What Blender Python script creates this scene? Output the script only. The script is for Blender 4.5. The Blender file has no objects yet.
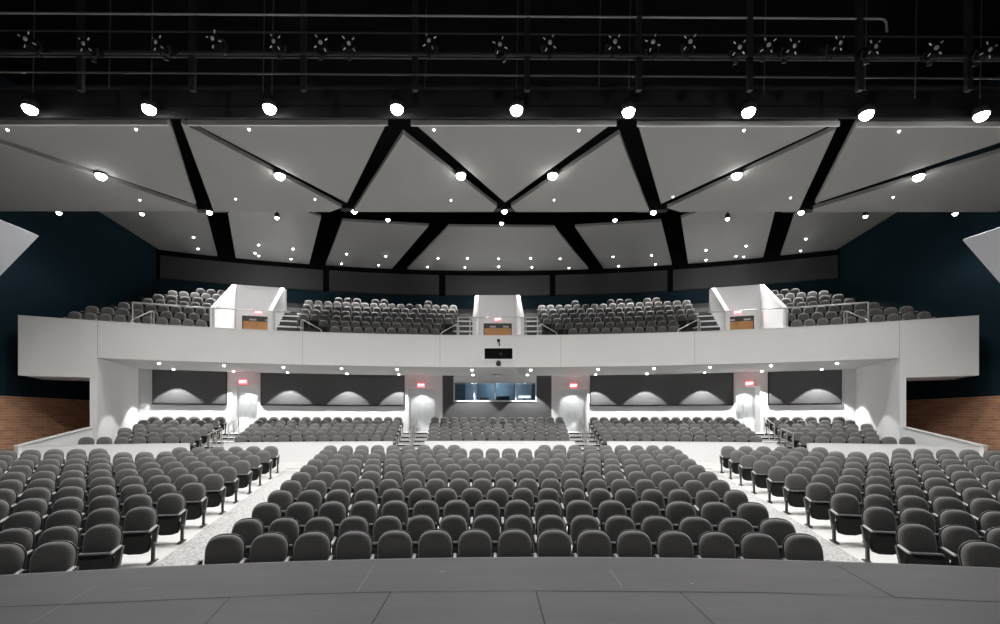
import bpy, math, random
from mathutils import Vector, Matrix

random.seed(7)
COL = bpy.context.scene.collection
F = 472.0            # focal length in pixels of the 1000 px wide frame
CX, CY = 493.0, 420.0  # vanishing point of the hall axis
CAMX, CAMZ = -0.27, 2.35
YC = -19.0           # centre of the concentric seating arcs on the hall axis
sin, cos, pi = math.sin, math.cos, math.pi


def at(px, py, d):
    """the point of the hall seen at px, py, d metres in front of the stage position"""
    return Vector((CAMX + (px - CX) / F * d, d, CAMZ + (CY - py) / F * d))


def zat(px, py, z):
    """the same for a known height above the camera"""
    return at(px, py, z * F / (CY - py))


def pol(th, r, z):
    return Vector((r * sin(th), YC + r * cos(th), z))


def theta(px, r):
    d = r + YC
    for _ in range(40):
        x = CAMX + (px - CX) / F * d
        d = YC + math.sqrt(max(r * r - x * x, 1.0))
    return math.asin(max(-1, min(1, x / r)))


def theta_x(x, r):
    return math.asin(max(-1, min(1, x / r)))


# ------------------------------------------------------------------ materials
def mat(name, col, rough=0.6, metal=0.0, spec=0.5, noise=None, bump=None, emit=None, sheen=0.0):
    m = bpy.data.materials.new(name)
    m.use_nodes = True
    nt = m.node_tree
    b = nt.nodes['Principled BSDF']
    b.inputs['Base Color'].default_value = (*col, 1)
    b.inputs['Roughness'].default_value = rough
    b.inputs['Metallic'].default_value = metal
    b.inputs['Specular IOR Level'].default_value = spec
    if sheen:
        b.inputs['Sheen Weight'].default_value = sheen
        b.inputs['Sheen Roughness'].default_value = 0.4
    if emit:
        b.inputs['Emission Color'].default_value = (*emit[0], 1)
        b.inputs['Emission Strength'].default_value = emit[1]
    if noise:
        scale, amt = noise
        tc = nt.nodes.new('ShaderNodeTexCoord')
        n = nt.nodes.new('ShaderNodeTexNoise')
        n.inputs['Scale'].default_value = scale
        n.inputs['Detail'].default_value = 5
        n.inputs['Roughness'].default_value = 0.65
        nt.links.new(tc.outputs['Object'], n.inputs['Vector'])
        r = nt.nodes.new('ShaderNodeValToRGB')
        r.color_ramp.elements[0].position = 0.3
        r.color_ramp.elements[1].position = 0.7
        r.color_ramp.elements[0].color = (*[c * (1 - amt) for c in col], 1)
        r.color_ramp.elements[1].color = (*[min(1, c * (1 + amt)) for c in col], 1)
        nt.links.new(n.outputs['Fac'], r.inputs['Fac'])
        nt.links.new(r.outputs['Color'], b.inputs['Base Color'])
    if bump:
        scale, st = bump
        tc = nt.nodes.new('ShaderNodeTexCoord')
        n = nt.nodes.new('ShaderNodeTexNoise')
        n.inputs['Scale'].default_value = scale
        bp = nt.nodes.new('ShaderNodeBump')
        bp.inputs['Strength'].default_value = st
        bp.inputs['Distance'].default_value = 0.01
        nt.links.new(tc.outputs['Object'], n.inputs['Vector'])
        nt.links.new(n.outputs['Fac'], bp.inputs['Height'])
        nt.links.new(bp.outputs['Normal'], b.inputs['Normal'])
    return m


def emitter(name, col, st):
    m = bpy.data.materials.new(name)
    m.use_nodes = True
    nt = m.node_tree
    nt.nodes.clear()
    e = nt.nodes.new('ShaderNodeEmission')
    e.inputs['Color'].default_value = (*col, 1)
    e.inputs['Strength'].default_value = st
    o = nt.nodes.new('ShaderNodeOutputMaterial')
    nt.links.new(e.outputs[0], o.inputs[0])
    return m


def brick_mat():
    m = mat('red_brick', (0.4, 0.2, 0.1), 0.85)
    nt = m.node_tree
    b = nt.nodes['Principled BSDF']
    tc = nt.nodes.new('ShaderNodeTexCoord')
    s = nt.nodes.new('ShaderNodeSeparateXYZ')
    c = nt.nodes.new('ShaderNodeCombineXYZ')
    nt.links.new(tc.outputs['Object'], s.inputs[0])
    nt.links.new(s.outputs['Y'], c.inputs['X'])
    nt.links.new(s.outputs['Z'], c.inputs['Y'])
    br = nt.nodes.new('ShaderNodeTexBrick')
    br.inputs['Color1'].default_value = (0.66, 0.33, 0.185, 1)
    br.inputs['Color2'].default_value = (0.46, 0.20, 0.105, 1)
    br.inputs['Mortar'].default_value = (0.60, 0.46, 0.34, 1)
    br.inputs['Scale'].default_value = 1.0
    br.inputs['Mortar Size'].default_value = 0.012
    br.inputs['Brick Width'].default_value = 0.42
    br.inputs['Row Height'].default_value = 0.105
    br.inputs['Bias'].default_value = -0.1
    nt.links.new(c.outputs[0], br.inputs['Vector'])
    nt.links.new(br.outputs['Color'], b.inputs['Base Color'])
    bp = nt.nodes.new('ShaderNodeBump')
    bp.inputs['Strength'].default_value = 0.5
    bp.inputs['Distance'].default_value = 0.01
    bp.invert = True
    nt.links.new(br.outputs['Fac'], bp.inputs['Height'])
    nt.links.new(bp.outputs['Normal'], b.inputs['Normal'])
    return m


def glass_mat():
    m = bpy.data.materials.new('window_glass')
    m.use_nodes = True
    nt = m.node_tree
    nt.nodes.clear()
    t = nt.nodes.new('ShaderNodeBsdfTransparent')
    t.inputs[0].default_value = (0.8, 0.88, 0.93, 1)
    g = nt.nodes.new('ShaderNodeBsdfGlossy')
    g.inputs['Roughness'].default_value = 0.03
    mx = nt.nodes.new('ShaderNodeMixShader')
    mx.inputs[0].default_value = 0.1
    o = nt.nodes.new('ShaderNodeOutputMaterial')
    nt.links.new(t.outputs[0], mx.inputs[1])
    nt.links.new(g.outputs[0], mx.inputs[2])
    nt.links.new(mx.outputs[0], o.inputs[0])
    return m


def wood_mat():
    m = mat('oak_door', (0.42, 0.2, 0.07), 0.45)
    nt = m.node_tree
    b = nt.nodes['Principled BSDF']
    tc = nt.nodes.new('ShaderNodeTexCoord')
    mp = nt.nodes.new('ShaderNodeMapping')
    mp.inputs['Scale'].default_value = (2, 2, 14)
    n = nt.nodes.new('ShaderNodeTexNoise')
    n.inputs['Scale'].default_value = 2.0
    r = nt.nodes.new('ShaderNodeValToRGB')
    r.color_ramp.elements[0].color = (0.30, 0.13, 0.04, 1)
    r.color_ramp.elements[1].color = (0.52, 0.26, 0.09, 1)
    nt.links.new(tc.outputs['Object'], mp.inputs[0])
    nt.links.new(mp.outputs[0], n.inputs['Vector'])
    nt.links.new(n.outputs['Fac'], r.inputs['Fac'])
    nt.links.new(r.outputs['Color'], b.inputs['Base Color'])
    return m


def carpet_mat():
    m = mat('speckled_carpet', (0.5, 0.49, 0.47), 0.95, spec=0.1)
    nt = m.node_tree
    b = nt.nodes['Principled BSDF']
    tc = nt.nodes.new('ShaderNodeTexCoord')
    mp = nt.nodes.new('ShaderNodeMapping')
    mp.inputs['Scale'].default_value = (1, 0.35, 1)
    n = nt.nodes.new('ShaderNodeTexNoise')
    n.inputs['Scale'].default_value = 42
    n.inputs['Detail'].default_value = 4
    n.inputs['Roughness'].default_value = 0.8
    r = nt.nodes.new('ShaderNodeValToRGB')
    r.color_ramp.elements[0].position = 0.38
    r.color_ramp.elements[1].position = 0.6
    r.color_ramp.elements[0].color = (0.26, 0.255, 0.25, 1)
    r.color_ramp.elements[1].color = (0.60, 0.59, 0.575, 1)
    nt.links.new(tc.outputs['Object'], mp.inputs[0])
    nt.links.new(mp.outputs[0], n.inputs['Vector'])
    nt.links.new(n.outputs['Fac'], r.inputs['Fac'])
    nt.links.new(r.outputs['Color'], b.inputs['Base Color'])
    return m


def stage_mat():
    m = mat('black_stage_paint', (0.085, 0.083, 0.083), 0.5, spec=0.35)
    nt = m.node_tree
    b = nt.nodes['Principled BSDF']
    tc = nt.nodes.new('ShaderNodeTexCoord')
    mp = nt.nodes.new('ShaderNodeMapping')
    mp.inputs['Scale'].default_value = (0.5, 1.6, 1)
    n = nt.nodes.new('ShaderNodeTexNoise')
    n.inputs['Scale'].default_value = 1.6
    n.inputs['Detail'].default_value = 9
    n.inputs['Roughness'].default_value = 0.7
    r = nt.nodes.new('ShaderNodeValToRGB')
    r.color_ramp.elements[0].position = 0.3
    r.color_ramp.elements[1].position = 0.75
    r.color_ramp.elements[0].color = (0.0150, 0.0143, 0.0153, 1)
    r.color_ramp.elements[1].color = (0.040, 0.038, 0.041, 1)
    n2 = nt.nodes.new('ShaderNodeTexNoise')
    n2.inputs['Scale'].default_value = 9
    n2.inputs['Detail'].default_value = 3
    r2 = nt.nodes.new('ShaderNodeValToRGB')
    r2.color_ramp.elements[0].position = 0.72
    r2.color_ramp.elements[1].position = 0.8
    r2.color_ramp.elements[0].color = (0, 0, 0, 1)
    r2.color_ramp.elements[1].color = (0.03, 0.03, 0.03, 1)
    ad = nt.nodes.new('ShaderNodeMixRGB')
    ad.blend_type = 'ADD'
    ad.inputs[0].default_value = 1
    nt.links.new(tc.outputs['Object'], mp.inputs[0])
    nt.links.new(mp.outputs[0], n.inputs['Vector'])
    nt.links.new(mp.outputs[0], n2.inputs['Vector'])
    nt.links.new(n.outputs['Fac'], r.inputs['Fac'])
    nt.links.new(n2.outputs['Fac'], r2.inputs['Fac'])
    nt.links.new(r.outputs['Color'], ad.inputs[1])
    nt.links.new(r2.outputs['Color'], ad.inputs[2])
    nt.links.new(ad.outputs[0], b.inputs['Base Color'])
    return m


M = dict(
    fabric=mat('charcoal_seat_fabric', (0.125, 0.121, 0.118), 0.8, spec=0.25, noise=(60, 0.2), sheen=0.5),
    shell=mat('black_seat_plastic', (0.016, 0.016, 0.016), 0.42),
    pan=mat('dark_seat_pan', (0.007, 0.007, 0.007), 0.5, spec=0.3),
    arm=mat('grey_armrest', (0.36, 0.355, 0.35), 0.38),
    post=mat('dark_grey_steel', (0.075, 0.073, 0.07), 0.4, metal=0.3),
    white=mat('white_wall_paint', (0.74, 0.74, 0.74), 0.75, spec=0.2, noise=(0.8, 0.02)),
    fascia=mat('pale_grey_paint', (0.72, 0.71, 0.70), 0.7, spec=0.2, noise=(0.7, 0.02)),
    concrete=mat('pale_concrete', (0.63, 0.62, 0.60), 0.55, spec=0.3, noise=(1.5, 0.05)),
    tier=mat('dark_tier_paint', (0.05, 0.05, 0.05), 0.8),
    tread=mat('light_step_paint', (0.75, 0.75, 0.74), 0.7),
    nosing=mat('black_step_nosing', (0.02, 0.02, 0.02), 0.6),
    carpet=carpet_mat(),
    teal=mat('dark_teal_paint', (0.0068, 0.0245, 0.037), 0.8, spec=0.2, noise=(0.5, 0.06)),
    brick=brick_mat(),
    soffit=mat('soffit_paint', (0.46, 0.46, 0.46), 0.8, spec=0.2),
    reartier=mat('rear_tier_concrete', (0.5, 0.5, 0.49), 0.7),
    black=mat('black_paint', (0.004, 0.004, 0.0045), 0.9, spec=0.1),
    steel_dark=mat('black_steel', (0.007, 0.0075, 0.009), 0.6),
    panel=mat('dark_acoustic_fabric', (0.092, 0.092, 0.094), 0.9, spec=0.1, noise=(40, 0.15)),
    panel_dim=mat('charcoal_acoustic_fabric', (0.075, 0.073, 0.075), 0.95, spec=0.1, noise=(40, 0.1)),
    panel_edge=mat('black_panel_edge', (0.012, 0.012, 0.012), 0.7),
    cloud=mat('grey_ceiling_board', (0.33, 0.33, 0.32), 0.8, spec=0.2, noise=(0.6, 0.02)),
    reflector=mat('white_reflector_board', (0.5, 0.515, 0.55), 0.6, spec=0.3),
    metal=mat('brushed_rail_metal', (0.62, 0.61, 0.58), 0.32, metal=0.8),
    dimpipe=mat('grey_pipe', (0.34, 0.34, 0.35), 0.4, metal=0.5),
    stage=stage_mat(),
    seam=mat('stage_gap', (0.006, 0.006, 0.006), 0.9),
    edge=mat('stage_edge_trim', (0.075, 0.073, 0.073), 0.45),
    wood=wood_mat(),
    doorframe=mat('dark_door_frame', (0.03, 0.028, 0.027), 0.5),
    doorwhite=mat('pale_door_paint', (0.66, 0.69, 0.70), 0.5),
    glass=glass_mat(),
    frame=mat('silver_window_frame', (0.6, 0.62, 0.64), 0.4, metal=0.2),
    booth=mat('blue_grey_booth_paint', (0.12, 0.165, 0.20), 0.8),
    boothlight=mat('pale_blue_booth_panel', (0.42, 0.50, 0.57), 0.7),
    equip=mat('black_equipment', (0.012, 0.012, 0.014), 0.45),
    lens=emitter('lamp_lens_glow', (1, 0.99, 0.97), 28),
    lens_small=emitter('small_lamp_glow', (1, 0.99, 0.97), 14),
    fitting_glow=emitter('tiny_reflection_glow', (1, 0.99, 0.97), 4),  # glow put into the sprinkler heads in place of light they reflect
    paper=mat('white_paper', (0.85, 0.85, 0.8), 0.7),
    red=emitter('exit_red_glow', (1, 0.02, 0.03), 9),
    signface=emitter('exit_letter_glow', (1, 0.75, 0.75), 6),
    silver=mat('silver_fixture_handle', (0.9, 0.9, 0.9), 0.4),
    coldlens=mat('grey_glass_lens', (0.45, 0.46, 0.48), 0.2),
    signbox=mat('white_sign_case', (0.8, 0.8, 0.8), 0.5),
)


# ------------------------------------------------------------------ mesh helper
class MB:
    def __init__(self):
        self.v, self.f, self.m, self.s = [], [], [], []

    def face(self, pts, mi=0, smooth=False):
        b = len(self.v)
        self.v.extend(Vector(p) for p in pts)
        self.f.append(tuple(range(b, b + len(pts))))
        self.m.append(mi)
        self.s.append(smooth)

    def raw(self, verts, faces, mi=0, smooth=False):
        b = len(self.v)
        self.v.extend(Vector(p) for p in verts)
        for f in faces:
            self.f.append(tuple(b + i for i in f))
            self.m.append(mi)
            self.s.append(smooth)

    def hexa(self, p, mi=0):
        """p: 4 bottom corners counter-clockwise seen from above, 4 top corners"""
        self.raw(p, [(3, 2, 1, 0), (4, 5, 6, 7), (0, 1, 5, 4), (1, 2, 6, 5), (2, 3, 7, 6), (3, 0, 4, 7)], mi)

    def box(self, c, s, mi=0, rz=0.0, R=None):
        x, y, z = s[0] / 2, s[1] / 2, s[2] / 2
        p = [Vector(q) for q in ((-x, -y, -z), (x, -y, -z), (x, y, -z), (-x, y, -z), (-x, -y, z), (x, -y, z), (x, y, z), (-x, y, z))]
        if R is None:
            R = Matrix.Rotation(rz, 3, 'Z')
        self.hexa([Vector(c) + R @ q for q in p], mi)

    def sector(self, t0, t1, r0, r1, z0, z1, mi=0, n=None, zf=None, mtop=None):
        n = n or max(1, int(abs(t1 - t0) / 0.03) + 1)
        v, f = [], []
        for i in range(n + 1):
            t = t0 + (t1 - t0) * i / n
            v += [pol(t, r0, z0), pol(t, r1, z0), pol(t, r1, z1), pol(t, r0, z1)]
        for i in range(n):
            a, b = 4 * i, 4 * i + 4
            f += [(a, b, b + 1, a + 1), (a + 1, b + 1, b + 2, a + 2), (a + 3, b + 3, b, a)]
        f += [(0, 1, 2, 3), tuple(4 * n + k for k in (3, 2, 1, 0))]
        self.raw(v, f, mi)
        self.raw([v[k] for i in range(n + 1) for k in (4 * i + 2, 4 * i + 3)],
                 [(2 * i, 2 * i + 2, 2 * i + 3, 2 * i + 1) for i in range(n)], mi if mtop is None else mtop)

    def prism(self, pts, off, mi=0, mside=None):
        """polygon pts extruded by off"""
        off = Vector(off)
        pts = [Vector(p) for p in pts]
        n = len(pts)
        v = pts + [p + off for p in pts]
        self.raw(v, [tuple(range(n))[::-1], tuple(range(n, 2 * n))], mi)
        self.raw(v, [(i, (i + 1) % n, n + (i + 1) % n, n + i) for i in range(n)], mi if mside is None else mside)

    def tube(self, pts, r, n=8, mi=0, smooth=True):
        pts = [Vector(p) for p in pts]
        v, f = [], []
        up = None
        for i, p in enumerate(pts):
            if i == 0:
                d = pts[1] - p
            elif i == len(pts) - 1:
                d = p - pts[i - 1]
            else:
                d = (pts[i + 1] - p).normalized() + (p - pts[i - 1]).normalized()
            d.normalize()
            if up is None:
                up = Vector((0, 0, 1)) if abs(d.z) < 0.9 else Vector((1, 0, 0))
            a = d.cross(up).normalized()
            b = a.cross(d).normalized()
            up = b
            for k in range(n):
                t = 2 * pi * k / n
                v.append(p + a * (r * cos(t)) + b * (r * sin(t)))
        for i in range(len(pts) - 1):
            for k in range(n):
                f.append((i * n + k, i * n + (k + 1) % n, (i + 1) * n + (k + 1) % n, (i + 1) * n + k))
        self.raw(v, f, mi, smooth)
        self.raw(v[:n], [tuple(range(n))[::-1]], mi)
        self.raw(v[-n:], [tuple(range(n))], mi)

    def lathe(self, c, prof, n=16, mi=0, axis=(0, 0, 1), smooth=True):
        """prof: (radius, height along axis)"""
        ax = Vector(axis).normalized()
        u = ax.orthogonal().normalized()
        w = ax.cross(u)
        c = Vector(c)
        v, f = [], []
        for r, h in prof:
            for k in range(n):
                t = 2 * pi * k / n
                v.append(c + ax * h + u * (r * cos(t)) + w * (r * sin(t)))
        for i in range(len(prof) - 1):
            for k in range(n):
                f.append((i * n + k, i * n + (k + 1) % n, (i + 1) * n + (k + 1) % n, (i + 1) * n + k))
        self.raw(v, f, mi, smooth)
        self.raw(v[:n], [tuple(range(n))[::-1]], mi)
        self.raw(v[-n:], [tuple(range(n))], mi)

    def mesh(self, name, mats):
        me = bpy.data.meshes.new(name)
        me.from_pydata([tuple(v) for v in self.v], [], self.f)
        for m in (mats if isinstance(mats, (list, tuple)) else [mats]):
            me.materials.append(m)
        me.polygons.foreach_set('material_index', self.m)
        me.polygons.foreach_set('use_smooth', self.s)
        me.update()
        return me

    def build(self, name, mats, parent=None):
        o = bpy.data.objects.new(name, self.mesh(name, mats))
        COL.objects.link(o)
        if parent is not None:
            o.parent = parent
            o.matrix_parent_inverse = parent.matrix_basis.inverted()
        return o


def tag(o, label=None, cat=None, group=None, kind=None):
    if label:
        o['label'] = label
    if cat:
        o['category'] = cat
    if group:
        o['group'] = group
    if kind:
        o['kind'] = kind
    return o


def empty(name, loc, rz=0.0):
    o = bpy.data.objects.new(name, None)
    COL.objects.link(o)
    o.location = loc
    o.rotation_euler = (0, 0, rz)
    return o


def struct(mb, name, mats, label=None):
    return tag(mb.build(name, mats), label, None, None, 'structure')


def spot(name, loc, power, angle=150, blend=0.5, col=(1, 0.995, 0.985), aim=None, size=0.06, parent=None):
    d = bpy.data.lights.new(name, 'SPOT')
    d.energy = power
    d.color = col
    d.spot_size = math.radians(angle)
    d.spot_blend = blend
    d.shadow_soft_size = size
    o = bpy.data.objects.new(name, d)
    COL.objects.link(o)
    o.location = loc
    v = Vector(aim) - Vector(loc) if aim is not None else Vector((0, 0, -1))
    o.rotation_euler = v.to_track_quat('-Z', 'Y').to_euler()
    return o


def point(name, loc, power, col=(1, 1, 1), size=0.1):
    d = bpy.data.lights.new(name, 'POINT')
    d.energy = power
    d.color = col
    d.shadow_soft_size = size
    o = bpy.data.objects.new(name, d)
    COL.objects.link(o)
    o.location = loc
    return o


ORD = ['zeroth', 'first', 'second', 'third', 'fourth', 'fifth', 'sixth', 'seventh', 'eighth', 'ninth', 'tenth', 'eleventh',
       'twelfth', 'thirteenth', 'fourteenth', 'fifteenth', 'sixteenth', 'seventeenth', 'eighteenth', 'nineteenth',
       'twentieth', 'twenty-first', 'twenty-second', 'twenty-third', 'twenty-fourth']

# ------------------------------------------------------------------ levels and radii
ROW0 = 25.41                    # radius of the front row, one metre per row
NROW = 11
Z_CROSS = 0.65                  # cross aisle


def floor_z(r):
    if r <= 26.41:
        return 0.0
    return min(Z_CROSS, 0.07 * (r - 26.41))


R_LOW = 39.2                    # low white wall behind the cross aisle
REAR0, REAR_P, REAR_N = 40.4, 0.95, 6
REAR_Z0, REAR_DZ = 0.835, 0.165
R_REAR = 46.5                   # wall under the balcony
Z_SOFFIT = CAMZ + 2.476
R_FASC = 41.0
Z_SR = Z_SOFFIT + 0.105         # the soffit rises a little towards the wall


def z_sof(r):
    return Z_SOFFIT + 0.105 * max(0, min(1, (r - 41.18) / (R_REAR - 41.18)))


Z_FASC = CAMZ + 3.92
Z_WING = CAMZ + 1.68
TH_COL = 0.393
TH_WING = 0.461
COLS = {-1: (-theta(97, R_FASC), -theta(89.5, R_FASC), -theta(18, R_FASC)), 1: (theta(900, R_FASC), theta(906.5, R_FASC), theta(979, R_FASC))}
BAL0, BAL_P, BAL_N = 42.5, 0.9, 7
BAL_Z0, BAL_DZ = CAMZ + 3.67, 0.458
R_BALW = 49.2
Z_TOP = CAMZ + 13.2
WALLX = 19.0
TH_VOM = 0.283
VOM_R0, VOM_R1 = 42.4, 46.4
Z_VOM = CAMZ + 3.5

# ------------------------------------------------------------------ floor
mb = MB()
rads = [22.0, 24.0, 26.41, 28, 30, 32, 34, 26.41 + Z_CROSS / 0.07, 37.5, R_LOW + 0.2]
NT = 40
rows = []
for r in rads:
    tm = theta_x(WALLX + 0.1, r)
    rows.append([pol(-tm + 2 * tm * i / NT, r, floor_z(r)) for i in range(NT + 1)])
v = [p for row in rows for p in row]
f = []
for a in range(len(rads) - 1):
    for i in range(NT):
        b = a * (NT + 1) + i
        f.append((b, b + 1, b + NT + 2, b + NT + 1))
mb.raw(v, f, 0)
struct(mb, 'floor', M['concrete'], 'pale concrete floor sloping up under the main seating')

# rear tiers under the balcony
mb = MB()
mt = theta_x(16.9, 46)
for k in range(REAR_N):
    r0 = R_LOW + 0.1 if k == 0 else REAR0 + REAR_P * k - 0.62
    r1 = REAR0 + REAR_P * (k + 1) - 0.62 if k < REAR_N - 1 else R_REAR + 1.6
    mb.sector(-COLS[-1][0], COLS[1][0], r0, r1, 0.3, REAR_Z0 + REAR_DZ * k, 0, n=28)
struct(mb, 'floor_rear_tiers', [M['reartier']], 'stepped pale floor of the rear seating under the balcony')

# ------------------------------------------------------------------ stage
mb = MB()
SCX, SR = 0.4, 23.0
SCY = 4.70 - SR
edge = []
for i in range(61):
    x = -13 + 26.0 * i / 60
    edge.append((x, SCY + math.sqrt(SR * SR - (x - SCX) ** 2)))
STZ = 1.0
top = [Vector((x, y - 0.07, STZ)) for x, y in edge]
for i in range(60):
    a, b = edge[i], edge[i + 1]
    mb.face([(a[0], -7, STZ), (b[0], -7, STZ), (b[0], b[1] - 0.07, STZ), (a[0], a[1] - 0.07, STZ)], 0)
    mb.face([(a[0], a[1] - 0.07, STZ), (b[0], b[1] - 0.07, STZ), (b[0], b[1], STZ - 0.012), (a[0], a[1], STZ - 0.012)], 2)
    mb.face([(a[0], a[1], STZ - 0.012), (b[0], b[1], STZ - 0.012), (b[0], b[1], 0), (a[0], a[1], 0)], 1)


def on_stage(px, py):
    p = zat(px, py, STZ - CAMZ)
    return Vector((p.x, p.y, STZ + 0.0015))


def groove(a, b, w, mi=1):
    a, b = on_stage(*a), on_stage(*b)
    d = (b - a).normalized()
    s = Vector((-d.y, d.x, 0)) * (w / 2)
    mb.face([a - s, b - s, b + s, a + s], mi)


for a, b, w in [((-30, 608.5), (230, 597.4), 0.012), ((230, 597.4), (295, 594.4), 0.005), ((295, 594.4), (391, 592.0), 0.014), ((391, 592.0), (532, 591.0), 0.005),
                ((532, 591), (760, 592.6), 0.012), ((760, 592.6), (838, 595.3), 0.008), ((838, 595.3), (893, 597.4), 0.003), ((893, 597.4), (1030, 603.5), 0.012),
                ((391, 592), (367, 632), 0.009), ((536, 591), (547, 632), 0.009), ((680, 592), (722, 632), 0.008),
                ((838, 566), (893.7, 597.4), 0.010), ((230, 597.4), (198, 632), 0.006)]:
    groove(a, b, w)
for a, b, w in [((98, 585), (22, 628), 0.006), ((375, 564), (357, 592), 0.006), ((610, 570), (622, 586), 0.010), ((130, 590.5), (152, 588), 0.008), ((440, 572), (447, 571), 0.02), ((690, 583), (693, 584), 0.03)]:
    groove(a, b, w, 2)
struct(mb, 'floor_stage', [M['stage'], M['seam'], M['edge']], 'dark grey painted stage floor with curved front edge')

# ------------------------------------------------------------------ side walls
for s, side in ((-1, 'left'), (1, 'right')):
    mb = MB()
    zb = CAMZ + 0.925
    mb.box((s * (WALLX + 0.15), 14.5, zb / 2 - 0.2), (0.3, 31, zb + 0.4), 0)
    mb.box((s * (WALLX + 0.22), 14.5, (zb + Z_TOP) / 2), (0.3, 31, Z_TOP - zb), 1)
    struct(mb, 'wall_' + side, [M['brick'], M['teal']], 'dark teal side wall above red brick, %s side' % side)

# black void above and hall end
mb = MB()
mb.box((0, 16, Z_TOP + 0.1), (42, 44, 0.2))
struct(mb, 'ceiling', M['black'], 'black painted structure ceiling')

# ------------------------------------------------------------------ low wall before rear seating
AIS1, AIS2 = 0.0985, 0.296      # aisle angles of the rear seating
mb = MB()
zt = CAMZ - 0.92
lw = [(theta(16, R_LOW), theta(189, R_LOW)), (theta(223.5, R_LOW), theta(392.5, R_LOW)), (theta(424.5, R_LOW), theta(575, R_LOW)), (theta(607.5, R_LOW), theta(777, R_LOW)), (theta(808, R_LOW), theta(981, R_LOW))]
for a, b in lw:
    mb.sector(a, b, R_LOW, R_LOW + 0.14, 0.3, zt, 0)
    mb.sector(a, b, R_LOW - 0.015, R_LOW + 0.155, zt, zt + 0.02, 1)
    mb.sector(a, b, R_LOW - 0.03, R_LOW, Z_CROSS - 0.01, Z_CROSS + 0.10, 1)
struct(mb, 'wall_low', [M['white'], M['fascia']], 'low white wall between cross aisle and rear seats')
for s, side in ((-1, 'left'), (1, 'right')):
    mb = MB()
    a = pol(s * abs(lw[0][0]), R_LOW, 0)
    b = pol(s * (COLS[s][1] - 0.001), R_FASC - 0.02, 0)
    n = Vector((-(b - a).y, (b - a).x, 0)).normalized() * 0.11
    z0, z1 = zt, CAMZ - 0.30
    lo = 0.2
    mb.hexa([Vector((a.x - n.x, a.y - n.y, lo)), Vector((b.x - n.x, b.y - n.y, lo)), Vector((b.x + n.x, b.y + n.y, lo)), Vector((a.x + n.x, a.y + n.y, lo)),
             Vector((a.x - n.x, a.y - n.y, z0)), Vector((b.x - n.x, b.y - n.y, z1)), Vector((b.x + n.x, b.y + n.y, z1)), Vector((a.x + n.x, a.y + n.y, z0))], 0)
    n2 = n * 1.5
    mb.hexa([Vector((a.x - n2.x, a.y - n2.y, z0)), Vector((b.x - n2.x, b.y - n2.y, z1)), Vector((b.x + n2.x, b.y + n2.y, z1)), Vector((a.x + n2.x, a.y + n2.y, z0)),
             Vector((a.x - n2.x, a.y - n2.y, z0 + 0.03)), Vector((b.x - n2.x, b.y - n2.y, z1 + 0.03)), Vector((b.x + n2.x, b.y + n2.y, z1 + 0.03)), Vector((a.x + n2.x, a.y + n2.y, z0 + 0.03))], 1)
    struct(mb, 'wall_parapet_' + side, [M['white'], M['fascia']], 'sloping white parapet at the %s end of the rear seats' % side)

# ------------------------------------------------------------------ wall under the balcony
ZR_F = REAR_Z0 + REAR_DZ * (REAR_N - 1)      # floor at the rear wall
Z_DOOR = CAMZ + 1.80
DOORS = [(232, 257.5), (408, 435), (559.5, 587), (736, 760)]
DT = [(theta(a, R_REAR), theta(b, R_REAR)) for a, b in DOORS]
bA, bB = theta(442.5, R_REAR), theta(551.5, R_REAR)
wA, wB = theta(453.5, R_REAR), theta(536.5, R_REAR)
ZW0, ZW1 = CAMZ + 1.06, CAMZ + 2.22
mb = MB()
cuts = [-COLS[-1][0] - 0.004, DT[0][0], DT[0][1], DT[1][0], DT[1][1], bA, bB, DT[2][0], DT[2][1], DT[3][0], DT[3][1], COLS[1][0] + 0.004]
T = 0.2
for i in range(0, len(cuts) - 1):
    a, b = cuts[i], cuts[i + 1]
    if (a, b) in DT:
        mb.sector(a, b, R_REAR, R_REAR + T, Z_DOOR, Z_SR, 0)
        # white side returns, back and ceiling of the door recess
        e = 0.12 / R_REAR
        mb.sector(a - e, a, R_REAR + T, R_REAR + 1.3, ZR_F, Z_DOOR + 0.1, 0)
        mb.sector(b, b + e, R_REAR + T, R_REAR + 1.3, ZR_F, Z_DOOR + 0.1, 0)
        mb.sector(a - e, b + e, R_REAR + 1.3, R_REAR + 1.4, ZR_F, Z_DOOR + 0.1, 0)
        mb.sector(a - e, b + e, R_REAR + T, R_REAR + 1.4, Z_DOOR + 0.1, Z_DOOR + 0.2, 0)
        continue
    if a == bA:
        mb.sector(bA, bB, R_REAR, R_REAR + T, ZR_F - 0.3, ZW0, 1)
        mb.sector(bA, wA, R_REAR, R_REAR + T, ZW0, Z_SR, 1)
        mb.sector(wB, bB, R_REAR, R_REAR + T, ZW0, Z_SR, 1)
        mb.sector(wA, wB, R_REAR, R_REAR + T, ZW1, Z_SR, 0)
        continue
    mb.sector(a, b, R_REAR, R_REAR + T, ZR_F - 0.3, Z_SR, 0)
struct(mb, 'wall_rear', [M['white'], M['panel']], 'white wall under the balcony with dark centre bay')

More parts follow.
